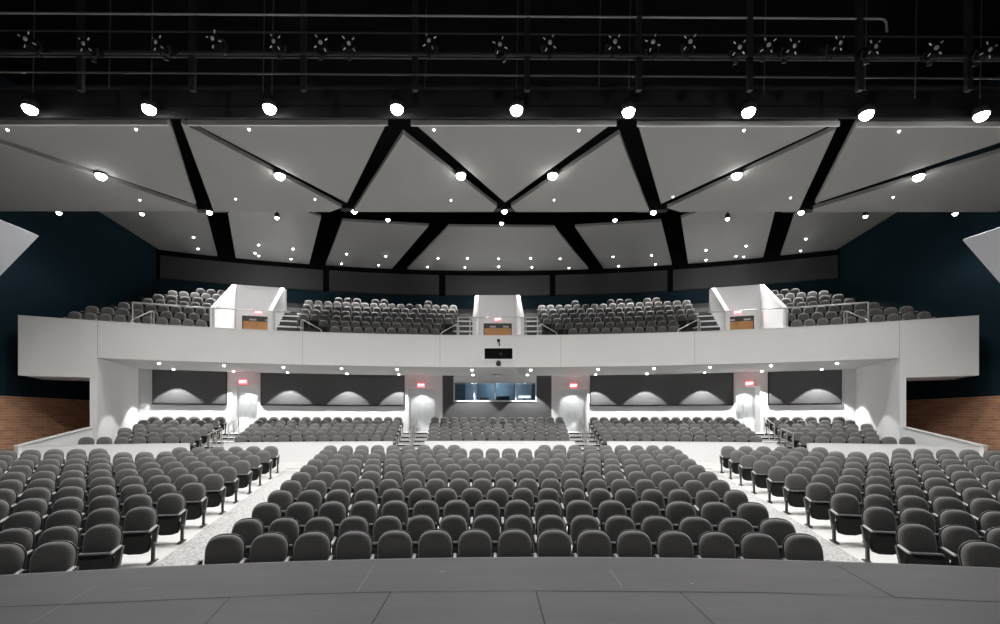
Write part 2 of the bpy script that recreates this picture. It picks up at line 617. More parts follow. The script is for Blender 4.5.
# acoustic panels on it
APAN = [((153.5, 226.5), 'shorter dark acoustic panel on the wall by the left brick side, rear seating'),
        ((261.5, 404), 'long dark acoustic panel between the two left doors under the balcony'),
        ((590.5, 732.5), 'long dark acoustic panel between the two right doors under the balcony'),
        ((768.5, 840.5), 'shorter dark acoustic panel on the wall by the right brick side, rear seating')]
for (a, b), lab in APAN:
    ta, tb = theta(a, R_REAR), theta(b, R_REAR)
    tm = (ta + tb) / 2
    root = empty('acoustic_wall_panel', pol(tm, R_REAR, CAMZ + 0.80))
    tag(root, lab, 'acoustic panel', 'acoustic panels on the wall under the balcony')
    bpy.context.view_layer.update()
    mb = MB()
    mb.sector(ta, tb, R_REAR - 0.08, R_REAR - 0.002, CAMZ + 0.86, Z_SR - 0.02)
    mb.build('fabric_face', M['panel'], root)
    mb = MB()
    mb.sector(ta, tb, R_REAR - 0.13, R_REAR - 0.002, CAMZ + 0.79, CAMZ + 0.855)  # bottom strip blackened to paint in the shadow gap
    mb.sector(ta - 0.03 / R_REAR, ta, R_REAR - 0.1, R_REAR - 0.002, CAMZ + 0.79, Z_SR - 0.02)
    mb.sector(tb, tb + 0.03 / R_REAR, R_REAR - 0.1, R_REAR - 0.002, CAMZ + 0.79, Z_SR - 0.02)
    mb.build('edge_and_shadow_gap', M['black'], root)

# doors in the recesses
DLAB = ['white double door in the recess nearest the left brick wall', 'white double door left of the dark centre bay with window',
        'white double door right of the dark centre bay with window', 'white double door in the recess nearest the right brick wall']
for i, (a, b) in enumerate(DT):
    root = empty('door_%d' % (i + 1), pol((a + b) / 2, R_REAR + 1.25, ZR_F))
    tag(root, DLAB[i], None, None, 'structure')
    bpy.context.view_layer.update()
    m = (a + b) / 2
    for c, d in ((a + 0.002, m - 0.0003), (m + 0.0003, b - 0.002)):
        mb = MB()
        mb.sector(c, d, R_REAR + 1.23, R_REAR + 1.285, ZR_F + 0.01, Z_DOOR - 0.25, 0)
        mb.build('door_leaf', M['doorwhite'], root)
        mb = MB()
        mb.box(pol(m + (0.004 if d > m else -0.004), R_REAR + 1.2, ZR_F + 1.0), (0.05, 0.05, 0.3), 0, -m)
        mb.build('handle', M['metal'], root)
    mb = MB()
    mb.sector(a - 0.001, b + 0.001, R_REAR - 0.02, R_REAR - 0.001, Z_DOOR, Z_DOOR + 0.12, 0)
    mb.build('header', M['signbox'], root)

# control booth window and room
root = empty('window_1', pol((wA + wB) / 2, R_REAR, ZW0))
tag(root, 'four-pane control booth window in the dark bay', None, None, 'structure')
bpy.context.view_layer.update()
mb = MB()
e = 0.07 / R_REAR
mb.sector(wA, wB, R_REAR - 0.04, R_REAR + 0.16, ZW0, ZW0 + 0.09)
mb.sector(wA, wB, R_REAR - 0.04, R_REAR + 0.16, ZW1 - 0.07, ZW1)
for q in (0, 0.25, 0.5, 0.75, 1):
    t = wA + (wB - wA) * q
    w = e if q in (0, 1) else e * 0.45
    mb.sector(max(wA, t - w), min(wB, t + w), R_REAR - 0.035, R_REAR + 0.155, ZW0 + 0.09, ZW1 - 0.07)
mb.build('window_frame', M['frame'], root)
mb = MB()
mb.sector(wA + e, wB - e, R_REAR + 0.05, R_REAR + 0.06, ZW0 + 0.09, ZW1 - 0.07)
mb.build('pane', M['glass'], root)
mb = MB()
rb = R_REAR + 3.2
mb.sector(bA, bB, rb, rb + 0.1, 1.8, Z_SR + 0.2, 0)
mb.sector(bA - 0.004, bA, R_REAR + T, rb, 1.8, Z_SR + 0.2, 0)
mb.sector(bB, bB + 0.004, R_REAR + T, rb, 1.8, Z_SR + 0.2, 0)
mb.sector(bA, bB, R_REAR + T, rb, Z_SR + 0.1, Z_SR + 0.2, 0)
mb.sector(bA, bB, R_REAR + T, rb, 1.8, 1.9, 0)
bw = bB - bA
for q0, q1 in ((0.20, 0.31), (0.68, 0.84)):
    mb.sector(bA + bw * q0, bA + bw * q1, rb - 0.04, rb - 0.002, 2.6, Z_SR, 1)
struct(mb, 'wall_booth', [M['booth'], M['boothlight']], 'blue grey control booth room behind the window')
mb = MB()
mb.sector(wA, wB, R_REAR + 0.35, R_REAR + 1.1, ZW0 - 0.06, ZW0 + 0.02)
for q in (0.02, 0.5, 0.98):
    t = wA + (wB - wA) * q
    mb.sector(t - 0.001, t + 0.001, R_REAR + 0.4, R_REAR + 1.05, 1.91, ZW0 - 0.06)
tag(mb.build('control_desk', M['equip']), 'long black desk behind the control booth window', 'desk')
for q, w, h, lab in ((0.10, 0.30, 0.17, 'small black equipment box at the left end of the booth desk'),
                     (0.37, 0.55, 0.24, 'black equipment box left of the booth window middle'),
                     (0.60, 0.75, 0.33, 'widest black equipment box right of the booth window middle')):
    t = wA + (wB - wA) * q
    c = pol(t, R_REAR + 0.7, ZW0 + 0.022)
    root = empty('audio_console', c, -t)
    tag(root, lab, 'audio equipment', 'equipment on the booth desk')
    bpy.context.view_layer.update()
    mb = MB()
    mb.prism([c + Vector((-w / 2, -0.25, 0)), c + Vector((-w / 2, 0.25, 0)), c + Vector((-w / 2, 0.25, h)), c + Vector((-w / 2, -0.05, h)), c + Vector((-w / 2, -0.25, h * 0.35))], (w, 0, 0))
    mb.build('case', M['equip'], root)
    mb = MB()
    for j in range(4):
        mb.box(c + Vector((-w * 0.3 + w * 0.2 * j, -0.255, h * 0.2)), (w * 0.08, 0.02, h * 0.12))
    mb.build('knob', M['dimpipe'], root)
mb = MB()
t = wA + (wB - wA) * 0.86
c = pol(t, R_REAR + 0.75, ZW0 + 0.022)
mb.box(c + Vector((0, 0, 0.12)), (0.08, 0.08, 0.24), 1, -t)
mb.box(c + Vector((0, 0, 0.01)), (0.3, 0.2, 0.02), 1, -t)
mb.box(c + Vector((0, -0.04, 0.30)), (0.72, 0.03, 0.15), 0, -t)
tag(mb.build('desk_monitor', [emitter('monitor_glow', (1, 1, 0.9), 1.6), M['equip']]), 'wide bright screen on the booth desk at the right pane', 'monitor')

# ------------------------------------------------------------------ balcony structure
for s, side in ((-1, 'left'), (1, 'right')):
    c0, c1, c2 = COLS[s]
    mb = MB()
    a, b = sorted((s * c0, s * c1))
    mb.sector(a, b, R_FASC + 0.03, R_REAR + 0.2, 0.2, Z_WING)
    mb.sector(a, b, R_FASC + 0.18, R_REAR + 0.2, Z_WING, Z_SR)
    struct(mb, 'wall_underbalcony_' + side, M['white'], 'white side wall under the balcony, %s side' % side)
    mb = MB()
    a, b = sorted((s * c1, s * c2))
    mb.sector(*sorted((s * c0, s * c2)), R_FASC, R_FASC + 0.18, Z_WING, Z_SOFFIT, 0)
    mb.sector(*sorted((s * c0, s * c2)), R_FASC, R_FASC + 0.18, Z_SOFFIT, Z_FASC, 0)
    mb.sector(a, b, R_FASC + 0.18, R_FASC + 2.2, Z_WING, Z_WING + 0.12, 0)
    mb.sector(*sorted((s * c0, s * c2)), R_FASC - 0.02, R_FASC + 0.2, Z_FASC, Z_FASC + 0.03, 0)
    mb.sector(*sorted((s * (c2 - 0.004), s * c2)), R_FASC + 0.18, R_FASC + 2.2, Z_WING, Z_FASC, 0)
    mb.sector(a, b, R_FASC + 2.2, R_FASC + 2.3, Z_WING, BAL_Z0, 1)
    struct(mb, 'wall_balcony_wing_' + side, [M['fascia'], M['black']], 'deeper pale grey end of the balcony front, %s side' % side)

mb = MB()
mb.sector(-COLS[-1][0], COLS[1][0], R_FASC, R_FASC + 0.18, Z_SOFFIT, Z_FASC, 0, n=40)
mb.sector(-COLS[-1][0], COLS[1][0], R_FASC - 0.02, R_FASC + 0.2, Z_FASC, Z_FASC + 0.03, 0, n=40)
for px in (97.6, 302.5, 440, 561, 694.7, 899.5):
    t = theta(px, R_FASC)
    mb.sector(t - 0.0002, t + 0.0002, R_FASC - 0.004, R_FASC, Z_SOFFIT, Z_FASC, 1)
struct(mb, 'wall_balcony_front', [M['fascia'], mat('grey_joint', (0.36, 0.36, 0.36), 0.8)], 'pale grey curved balcony front')
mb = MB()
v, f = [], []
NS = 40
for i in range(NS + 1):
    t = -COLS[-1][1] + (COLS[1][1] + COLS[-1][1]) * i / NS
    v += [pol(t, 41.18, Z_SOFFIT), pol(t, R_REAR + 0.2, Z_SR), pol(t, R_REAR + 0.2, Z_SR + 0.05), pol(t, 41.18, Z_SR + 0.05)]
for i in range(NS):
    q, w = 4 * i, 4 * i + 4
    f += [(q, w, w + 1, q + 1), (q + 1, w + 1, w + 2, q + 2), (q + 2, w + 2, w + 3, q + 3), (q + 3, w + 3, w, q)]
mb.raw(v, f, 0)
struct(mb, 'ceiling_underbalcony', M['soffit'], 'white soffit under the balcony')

VW = 1.30  # outer half width of an entrance


def vom_gap(r):
    return [(-TH_VOM - VW / r, -TH_VOM + VW / r), (-VW / r, VW / r), (TH_VOM - VW / r, TH_VOM + VW / r)]


AIW = 1.15
mb = MB()
st = MB()
TE = 0.455
for k in range(-1, BAL_N + 1):
    r0 = R_FASC + 0.18 if k < 0 else BAL0 + BAL_P * k - 0.5
    r1 = BAL0 + BAL_P * (k + 1) - 0.5 if k < BAL_N else R_BALW
    z = BAL_Z0 + BAL_DZ * max(k, 0) if k >= 0 else BAL_Z0 - 0.15
    rm = (r0 + r1) / 2
    g = vom_gap(rm)
    if r0 < VOM_R1:
        segs = [(-min(TE, theta_x(18.8, rm)), g[0][0]), (g[0][1], g[1][0]), (g[1][1], g[2][0]), (g[2][1], min(TE, theta_x(18.8, rm)))]
    else:
        segs = [(-min(TE, theta_x(18.8, rm)), min(TE, theta_x(18.8, rm)))]
    for a, b in segs:
        mb.sector(a, b, r0, r1, Z_SOFFIT + 0.16, z, 0)
    if r0 < VOM_R1 + 0.5 and k >= 0:
        # pale steps in the aisles beside the entrances, two per tier
        for g0, sg in ((g[0][1], 1), (g[1][0], -1), (g[1][1], 1), (g[2][0], -1)):
            a, b = sorted((g0 + sg * 0.02 / rm, g0 + sg * AIW / rm))
            st.sector(a, b, r0 - 0.45, r0, z - 0.5, z - BAL_DZ / 2, 0, n=1)
            st.sector(a, b, r0, r1, z - 0.2, z + 0.012, 0, n=1)
            for rr, zz in ((r0 - 0.45, z - BAL_DZ / 2), (r0, z + 0.012)):
                st.sector(a, b, rr - 0.02, rr + 0.03, zz - 0.04, zz + 0.004, 1, n=1)
struct(mb, 'floor_balcony', M['tier'], 'dark stepped balcony floor')
struct(st, 'trim_balcony_steps', [M['tread'], M['nosing']], 'pale aisle steps of the balcony')

# balcony rear wall
mb = MB()
mb.sector(-0.44, 0.44, R_BALW, R_BALW + 0.2, CAMZ + 5.5, CAMZ + 7.9, 0, n=36)
mb.sector(-0.44, 0.44, R_BALW, R_BALW + 0.2, CAMZ + 7.9, Z_TOP, 1, n=36)
struct(mb, 'wall_balcony_rear', [M['teal'], M['black']], 'dark teal wall behind the balcony')
pe = [theta(p, R_BALW) for p in (160.5, 323, 329.5, 439, 445.5, 549.5, 555.5, 667, 673, 837.5)]
BL = ['charcoal fabric panel above the balcony, at the end by the left side wall', 'charcoal fabric panel above the balcony, second from the left side wall',
      'charcoal fabric panel above the balcony, over the middle entrance', 'charcoal fabric panel above the balcony, second from the right side wall',
      'charcoal fabric panel above the balcony, at the end by the right side wall']
for i in range(5):
    a, b = pe[2 * i], pe[2 * i + 1]
    n = 10
    mb = MB()
    mb.sector(a, b, R_BALW - 0.10, R_BALW - 0.003, CAMZ + 7.95, CAMZ + 9.20, 0, n=n)
    mb.sector(a, b, R_BALW - 0.12, R_BALW - 0.003, CAMZ + 7.90, CAMZ + 7.95, 1, n=n)
    tag(mb.build('mounted_acoustic_panel', [M['panel_dim'], M['panel_edge']]), BL[i], 'acoustic panel', 'acoustic panels high on the balcony wall')

# balcony entrances
VLAB = ['left', 'middle', 'right']
for i, tv in enumerate((-TH_VOM, 0.0, TH_VOM)):
    U = Vector((cos(tv), -sin(tv), 0))
    N = Vector((sin(tv), cos(tv), 0))
    O = Vector((0, YC, 0))

    def L(u, w, z):
        return O + N * w + U * u + Vector((0, 0, z))
    mb = MB()
    z0, z1 = CAMZ + 5.08, CAMZ + 7.25
    for s in (-1, 1):
        ui, uo = s * 1.10, s * 1.29
        a, b = min(ui, uo), max(ui, uo)
        poly = [(VOM_R0, Z_VOM - 0.3), (VOM_R1 + 0.15, Z_VOM - 0.3), (VOM_R1 + 0.15, z1), (VOM_R1, z1), (VOM_R0, z0)]
        mb.prism([L(a, w, z) for w, z in poly], U * (b - a), 0)
    # back wall with the door opening
    dw, zd = 0.82, Z_VOM + 2.12
    for a, b, za, zb in ((-1.10, -dw, Z_VOM - 0.3, z1), (dw, 1.10, Z_VOM - 0.3, z1), (-dw, dw, zd, z1)):
        mb.hexa([L(a, VOM_R1, za), L(b, VOM_R1, za), L(b, VOM_R1 + 0.15, za), L(a, VOM_R1 + 0.15, za),
                 L(a, VOM_R1, zb), L(b, VOM_R1, zb), L(b, VOM_R1 + 0.15, zb), L(a, VOM_R1 + 0.15, zb)], 0)
    mb.hexa([L(-1.1, R_FASC + 0.3, Z_VOM - 0.2), L(1.1, R_FASC + 0.3, Z_VOM - 0.2), L(1.1, VOM_R1 + 0.15, Z_VOM - 0.2), L(-1.1, VOM_R1 + 0.15, Z_VOM - 0.2),
             L(-1.1, R_FASC + 0.3, Z_VOM), L(1.1, R_FASC + 0.3, Z_VOM), L(1.1, VOM_R1 + 0.15, Z_VOM), L(-1.1, VOM_R1 + 0.15, Z_VOM)], 1)
    mb.hexa([L(-1.35, VOM_R1 + 0.16, Z_VOM - 0.2), L(1.35, VOM_R1 + 0.16, Z_VOM - 0.2), L(1.35, VOM_R1 + 0.3, Z_VOM - 0.2), L(-1.35, VOM_R1 + 0.3, Z_VOM - 0.2),
             L(-1.35, VOM_R1 + 0.16, z1 - 0.02), L(1.35, VOM_R1 + 0.16, z1 - 0.02), L(1.35, VOM_R1 + 0.3, z1 - 0.02), L(-1.35, VOM_R1 + 0.3, z1 - 0.02)], 0)
    struct(mb, 'wall_balcony_entrance_' + VLAB[i], [M['white'], M['tread']], 'white sloping walls of the %s balcony entrance' % VLAB[i])
    root = empty('door_%d' % (5 + i), L(0, VOM_R1 + 0.08, Z_VOM))
    tag(root, 'orange oak double door in the %s balcony entrance' % VLAB[i], None, None, 'structure')
    bpy.context.view_layer.update()
    for a, b in ((-dw + 0.05, -0.005), (0.005, dw - 0.05)):
        mb = MB()
        mb.hexa([L(a, VOM_R1 + 0.05, Z_VOM + 0.01), L(b, VOM_R1 + 0.05, Z_VOM + 0.01), L(b, VOM_R1 + 0.1, Z_VOM + 0.01), L(a, VOM_R1 + 0.1, Z_VOM + 0.01),
                 L(a, VOM_R1 + 0.05, zd - 0.28), L(b, VOM_R1 + 0.05, zd - 0.28), L(b, VOM_R1 + 0.1, zd - 0.28), L(a, VOM_R1 + 0.1, zd - 0.28)], 0)
        mb.build('door_leaf', M['wood'], root)
        mb = MB()
        mb.box(L((a + b) / 2, VOM_R1 + 0.02, Z_VOM + 1.0), (0.5, 0.05, 0.05), 0, -tv)
        mb.build('push_bar', M['metal'], root)
        mb = MB()
        mb.box(L((a + b) / 2 + 0.1, VOM_R1 + 0.02, zd - 0.2), (0.34, 0.08, 0.09), 0, -tv)
        mb.build('closer', M['dimpipe'], root)
    mb = MB()
    for a, b, za, zb in ((-dw, -dw + 0.05, Z_VOM, zd), (dw - 0.05, dw, Z_VOM, zd), (-dw + 0.05, dw - 0.05, zd - 0.28, zd)):
        mb.hexa([L(a, VOM_R1 + 0.03, za), L(b, VOM_R1 + 0.03, za), L(b, VOM_R1 + 0.13, za), L(a, VOM_R1 + 0.13, za),
                 L(a, VOM_R1 + 0.03, zb), L(b, VOM_R1 + 0.03, zb), L(b, VOM_R1 + 0.13, zb), L(a, VOM_R1 + 0.13, zb)], 0)
    mb.build('door_frame', M['doorframe'], root)


# ------------------------------------------------------------------ EXIT signs
def exit_sign(th, r, z, lab, k=1.0):
    c = pol(th, r, z)
    root = empty('exit_sign', c, -th)
    tag(root, lab, 'exit sign', 'lit exit signs')
    bpy.context.view_layer.update()
    mb = MB()
    mb.box((0, 0.03, 0), (0.40 * k, 0.05, 0.24 * k), 0)
    o = mb.build('sign_case', M['signbox'])
    o.parent = root
    mb = MB()
    mb.box((0, 0.0, 0), (0.37 * k, 0.012, 0.21 * k), 0)
    o = mb.build('lit_face', M['red'])
    o.parent = root
    cu = bpy.data.curves.new('exit_lettering', 'FONT')
    cu.body = 'EXIT'
    cu.size = 0.17 * k
    cu.align_x = 'CENTER'
    cu.align_y = 'CENTER'
    cu.extrude = 0.003
    cu.materials.append(M['signface'])
    tmp = bpy.data.objects.new('tmp', cu)
    me = bpy.data.meshes.new_from_object(tmp)
    bpy.data.objects.remove(tmp)
    o = bpy.data.objects.new('lettering', me)
    COL.objects.link(o)
    o.parent = root
    o.location = (0, -0.012, 0)
    o.rotation_euler = (pi / 2, 0, 0)


for px, py, lab in ((243, 382, 'red lit exit sign over the door nearest the left brick wall'), (421, 385.3, 'red lit exit sign over the door left of the booth window'),
                    (573.6, 385.7, 'red lit exit sign over the door right of the booth window'), (749.5, 383.5, 'red lit exit sign over the door nearest the right brick wall')):
    t = theta(px, R_REAR - 0.1)
    d = pol(t, R_REAR - 0.1, 0).y
    zz = CAMZ + (CY - py) / F * d
    exit_sign(t, R_REAR - 0.1, zz, lab)
    point('exit_glow', pol(t, R_REAR - 0.55, zz + 0.22), 1.3, (1, 0.03, 0.05), 0.08)
for tv, w in zip((-TH_VOM, 0, TH_VOM), VLAB):
    exit_sign(tv, VOM_R1 - 0.08, Z_VOM + 2.32, 'red lit exit sign above the oak door of the %s balcony entrance' % w, 0.9)

# projector port and cameras on the balcony front
t = theta(498.5, R_FASC)
c = pol(t, R_FASC, CAMZ + 3.09)
root = empty('mounted_projector_port', c, -t)
tag(root, 'black rectangular projector port in a pale frame on the balcony front', 'projector port')
w, h = 1.30, 0.50
mb = MB()
mb.box((0, -0.012, 0), (w, 0.02, h))
o = mb.build('dark_opening', M['black']); o.parent = root
mb = MB()
for x, z, sx, sz in ((0, h / 2 + 0.035, w + 0.14, 0.07), (0, -h / 2 - 0.035, w + 0.14, 0.07), (-w / 2 - 0.035, 0, 0.07, h), (w / 2 + 0.035, 0, 0.07, h)):
    mb.box((x, -0.03, z), (sx, 0.055, sz))
o = mb.build('port_frame', M['white']); o.parent = root
mb = MB()
mb.lathe((0.1, -0.02, -0.02), [(0.07, 0), (0.07, 0.03), (0.05, 0.04)], 14, axis=(0, -1, 0))
o = mb.build('projector_lens', M['equip']); o.parent = root
mb = MB()
c = pol(t, R_FASC, CAMZ + 2.60)
mb.box(c + Vector((0, -0.05, 0.12)), (0.14, 0.10, 0.08))
mb.lathe(c + Vector((0, -0.09, 0)), [(0.05, 0.14), (0.11, 0.08), (0.12, 0.0), (0.10, -0.06), (0.03, -0.1)], 14)
tag(mb.build('mounted_dome_camera', M['equip']), 'black dome camera under the projector port on the balcony front', 'camera')
mb = MB()
c = pol(t, R_FASC, CAMZ + 3.64)
mb.lathe(c + Vector((0, -0.10, 0.05)), [(0.02, -0.07), (0.07, -0.05), (0.08, 0.0), (0.07, 0.05), (0.02, 0.07)], 12)
mb.tube([c + Vector((0, -0.10, 0.02)), c + Vector((0.04, -0.06, -0.1)), c + Vector((0.05, -0.02, -0.2))], 0.025)
tag(mb.build('mounted_bullet_camera', M['equip']), 'small black camera on a bracket above the projector port', 'camera')
mb = MB()
c = zat(497, 378, 2.476)
c.y = 26.6
ZD = z_sof(45.6)
mb.lathe((c.x, c.y, ZD), [(0.2, -0.001), (0.2, -0.06), (0.16, -0.11), (0.05, -0.13)], 18, 0)
mb.lathe((c.x, c.y, ZD), [(0.24, -0.0012), (0.24, -0.03)], 18, 1)
tag(mb.build('ceiling_dome_speaker', [M['signbox'], M['equip']]), 'round dome on the soffit above the booth window', 'ceiling dome')

# ------------------------------------------------------------------ suspended ceiling, near tier
ZT1 = 7.9


def t1(px, py):
    return zat(px, py, ZT1)


def cloud(pts, lab, name='suspended_ceiling_panel', thick=0.13, grp='grey ceiling panels', lip=None):
    mb = MB()
    # lower face and the returns of the board
    c = sum((Vector(p) for p in pts), Vector()) / len(pts)
    a = (Vector(pts[1]) - Vector(pts[0])).cross(Vector(pts[2]) - Vector(pts[0]))
    if a.z > 0:
        pts = list(pts)[::-1]
    mb.prism([Vector(p) for p in pts][::-1], (0, 0, thick), 0)
    o = tag(mb.build(name, M['cloud']), lab, 'ceiling panel', grp)
    if lip:
        q = sorted(lip, key=lambda p: p.x)
        mb = MB()
        mb.box(((q[0].x + q[1].x) / 2, (q[0].y + q[1].y) / 2 - 0.03, q[0].z - 0.09), (q[1].x - q[0].x, 0.05, 0.13))
        mb.build('front_lip', M['white'], o)  # lip made white to stand for lamp light on the board edge
    return o


WL = -WALLX + 0.12
yb = ZT1 * F / (CY - 211.5)
yf = ZT1 * F / (CY - 119.8)


def clipx(p, q, x):
    k = (x - p.x) / (q.x - p.x)
    return p.lerp(q, k)


pA, pB = t1(-55, 120.5), t1(197, 206)
A1 = clipx(t1(0, 139), t1(198, 207), WL + 0.0) if False else None
cloud([t1(-56, 120), t1(169, 120.2), t1(196, 204.5)], 'triangular grey ceiling panel, front edge, furthest left of the front row', lip=(t1(-56, 120), t1(169, 120.2)))
p0, p1 = t1(0, 143), t1(197, 209.5)
dirv = (p1 - p0)
pl = p0 + dirv * ((WL - p0.x) / dirv.x)
pb = t1(197, 211.3)
cloud([pl, p1, pb, Vector((WL, pb.y, p0.z))], 'long grey ceiling panel reaching the left teal wall behind a dark seam')
cloud([t1(188, 120.3), t1(388, 120.3), t1(347, 203)], 'triangular grey ceiling panel, front edge, left of the black V-shaped slot', lip=(t1(188, 120.3), t1(388, 120.3)))
cloud([t1(181, 122.5), t1(342, 207.5), t1(330, 212), t1(214, 211.6)], 'grey ceiling panel behind the left diagonal seam, beside the wide slot')
cloud([t1(403, 134), t1(497, 206.5), t1(493, 211.8), t1(353, 212)], 'grey ceiling panel between black slot and seam, left of the centre lamp')
cloud([t1(411, 120.5), t1(616, 120.8), t1(505, 202.5)], 'largest triangular grey ceiling panel in the middle of the front edge', lip=(t1(411, 120.5), t1(616, 120.8)))
cloud([t1(619, 134), t1(649, 211.8), t1(516, 212), t1(511, 206.5)], 'grey ceiling panel between black slot and seam, right of the centre lamp')
cloud([t1(637, 120.8), t1(838, 121.6), t1(661, 204)], 'triangular grey ceiling panel, front edge, right of the black V-shaped slot', lip=(t1(637, 120.8), t1(838, 121.6)))
cloud([t1(836, 129), t1(798, 211.6), t1(680, 212), t1(667, 208)], 'grey ceiling panel behind the right diagonal seam, beside the wide slot')
cloud([t1(857, 121.7), t1(1062, 122), t1(815, 203.5)], 'triangular grey ceiling panel, front edge, furthest right of the front row', lip=(t1(857, 121.7), t1(1062, 122)))
p0, p1 = t1(1000, 152.5), t1(813, 209)
dirv = (p1 - p0)
pl = p0 + dirv * ((-WL - p0.x) / dirv.x)
pb = t1(813, 212)
cloud([pl, p1, pb, Vector((-WL, pb.y, p0.z))], 'long grey ceiling panel reaching the right teal wall behind a dark seam')

# far tier
ZQ0, ZQ1 = 9.95, 9.5
for pts, lab in (
        ([(75, 203), (204, 205), (217.5, 257.5), (160, 252.5)], 'far grey ceiling panel reaching the left teal wall above the balcony'),
        ([(226.5, 205), (290, 205), (321, 217.5), (308.7, 266), (236, 259.5)], 'far grey ceiling panel above the balcony, second from the left wall'),
        ([(342.5, 221), (428.7, 226), (390, 271), (325, 267.5)], 'far grey ceiling panel above the balcony, just left of the middle one'),
        ([(448.7, 226.7), (553.7, 227.5), (591, 272.7), (498, 275), (405, 271.7)], 'far grey ceiling panel above the balcony, the middle one'),
        ([(575, 227), (661, 221.5), (672.5, 267.7), (606, 272.2)], 'far grey ceiling panel above the balcony, just right of the middle one'),
        ([(681, 218), (715, 206), (776.5, 205), (762.5, 259.7), (688.7, 267)], 'far grey ceiling panel above the balcony, second from the right wall'),
        ([(797.5, 206), (928, 204), (837.5, 252), (779.5, 259)], 'far grey ceiling panel reaching the right teal wall above the balcony')):
    w = []
    for px, py in pts:
        zz = ZQ0 if py < 240 else ZQ1
        p = zat(px, py, zz)
        p.x = max(-WALLX + 0.05, min(WALLX - 0.05, p.x))
        w.append(p)
    cloud(w, lab, grp='grey ceiling panels above the balcony')

# hanging reflectors at the sides
for s, side in ((-1, 'left'), (1, 'right')):
    if s < 0:
        c = at(39, 236, 15.0)
        e1 = at(-60, 195.5, 12.4)
        e2 = at(-40, 317, 14.4)
    else:
        c = at(962.5, 240, 15.0)
        e1 = at(1062, 207, 12.4)
        e2 = at(1040, 329, 14.4)
    d1 = e1 - c
    d2 = e2 - c
    nrm = d1.cross(d2).normalized()
    if nrm.x * s < 0:
        nrm = -nrm
    d1 = d1 * 1.3
    mb = MB()
    mb.prism([c, c + d1, c + d1 + d2, c + d2], nrm * 0.09)
    root = mb.build('hanging_reflector_panel', M['reflector'])
    tag(root, 'tilted white reflector panel hanging before the %s teal wall' % side, 'reflector panel', 'white side reflectors')
    mb = MB()
    for k in (0.2, 0.8):
        p = c + d1 * k + nrm * 0.1 + d2 * 0.3
        mb.tube([p, Vector((s * (WALLX + 0.02), p.y, p.z + 0.5))], 0.035)
    o = mb.build('bracket', M['steel_dark'], root)


# ------------------------------------------------------------------ lamps
def lamp(name, p, r, h, lab, grp, lens, cat='ceiling lamp', glow=0.0, stem=0.0):
    root = empty(name, p)
    tag(root, lab, cat, grp)
    mb = MB()
    mb.lathe((0, 0, 0), [(r * 0.7, h), (r * 1.12, h * 0.8), (r * 1.15, 0.0), (r * 1.0, -0.005)], 16)
    if stem:
        mb.tube([(0, 0, h * 0.9), (0, 0, h + stem)], 0.02)
    o = mb.build('housing', M['steel_dark']); o.parent = root
    mb = MB()
    mb.lathe((0, 0, 0), [(r, -0.008), (r * 0.96, -0.008 - r * 0.28), (r * 0.8, -0.008 - r * 0.6), (r * 0.5, -0.008 - r * 0.86), (r * 0.2, -0.008 - r * 0.98)], 16)
    o = mb.build('lens', lens); o.parent = root
    return root


PW = dict(front=850, seam=360, node=300, far=80, down=1050, soffit=560, soffit_front=260)
FRONT = [(30, 108), (149, 108), (269.5, 107.5), (397, 108), (516.5, 109), (628.5, 111), (748.5, 111), (866.5, 113.5), (981.5, 114.5)]
for i, (px, py) in enumerate(FRONT):
    z = 7.68 - 0.006 * i * 2
    p = at(px, py, 11.55)
    lamp('hanging_house_light', p, 0.15, 0.25, 'large bright house light under the catwalk, %s from the left' % ORD[i + 1], 'large house lights under the catwalk', M['lens'], stem=0.25)
    spot('house_light_beam', p - Vector((0, 0, 0.2)), PW['front'], 138, 0.6, size=0.12)
SEAM = [(101, 173.3), (280, 173.3), (461, 173), (552.5, 173), (736.5, 173), (918.5, 174.3)]
SL = ['left end seam by the teal wall', 'left diagonal seam', 'seam left of the middle triangle', 'seam right of the middle triangle', 'right diagonal seam', 'right end seam by the teal wall']
for (px, py), s in zip(SEAM, SL):
    p = t1(px, py) - Vector((0, 0, 0.06))
    lamp('ceiling_seam_light', p, 0.15, 0.2, 'bright lamp set in the ceiling, %s' % s, 'lamps in the ceiling seams', M['lens'])
    spot('seam_light_beam', p - Vector((0, 0, 0.2)), PW['seam'], 138, 0.6, size=0.1)
NODE = [(209.5, 212), (354.5, 211), (504.5, 211), (653.5, 212), (801, 212)]
for i, (px, py) in enumerate(NODE):
    p = at(px, py, 18.15)
    root = lamp('ceiling_junction_light', p, 0.10, 0.2, 'bright lamp under a black bracket where ceiling seams meet, %s from the left' % ORD[i + 1], 'lamps where the ceiling seams meet', M['lens'])
    mb = MB()
    mb.box((0, 0.15, 0.27), (1.15, 0.3, 0.34))
    o = mb.build('bracket', M['steel_dark']); o.parent = root
    spot('junction_light_beam', p - Vector((0, 0, 0.2)), PW['node'], 138, 0.6, size=0.1)
FAR = [(59, 212.5), (142, 213.5), (277, 217.5), (388, 219.5), (501.5, 223), (615, 219.8), (727.5, 218.5), (865.5, 216), (955, 213.3)]
for i, (px, py) in enumerate(FAR):
    p = at(px, py, 20.6 if 1 <= i <= 7 else 18.15)
    lamp('ceiling_row_light', p, 0.085, 0.2, 'mid-sized lamp behind the near ceiling panels, %s from the left' % ORD[i + 1], 'lamps behind the near ceiling panels', M['lens_small'], stem=0.6)
    if i in (2, 4, 6):
        tv = (i - 4) / 2 * TH_VOM
        spot('row_light_beam', p - Vector((0, 0, 0.2)), 190, 70, 0.6, aim=pol(tv, VOM_R1 - 0.8, CAMZ + 5.0), size=0.1)
    else:
        spot('row_light_beam', p - Vector((0, 0, 0.2)), PW['far'], 140, 0.6, size=0.1)
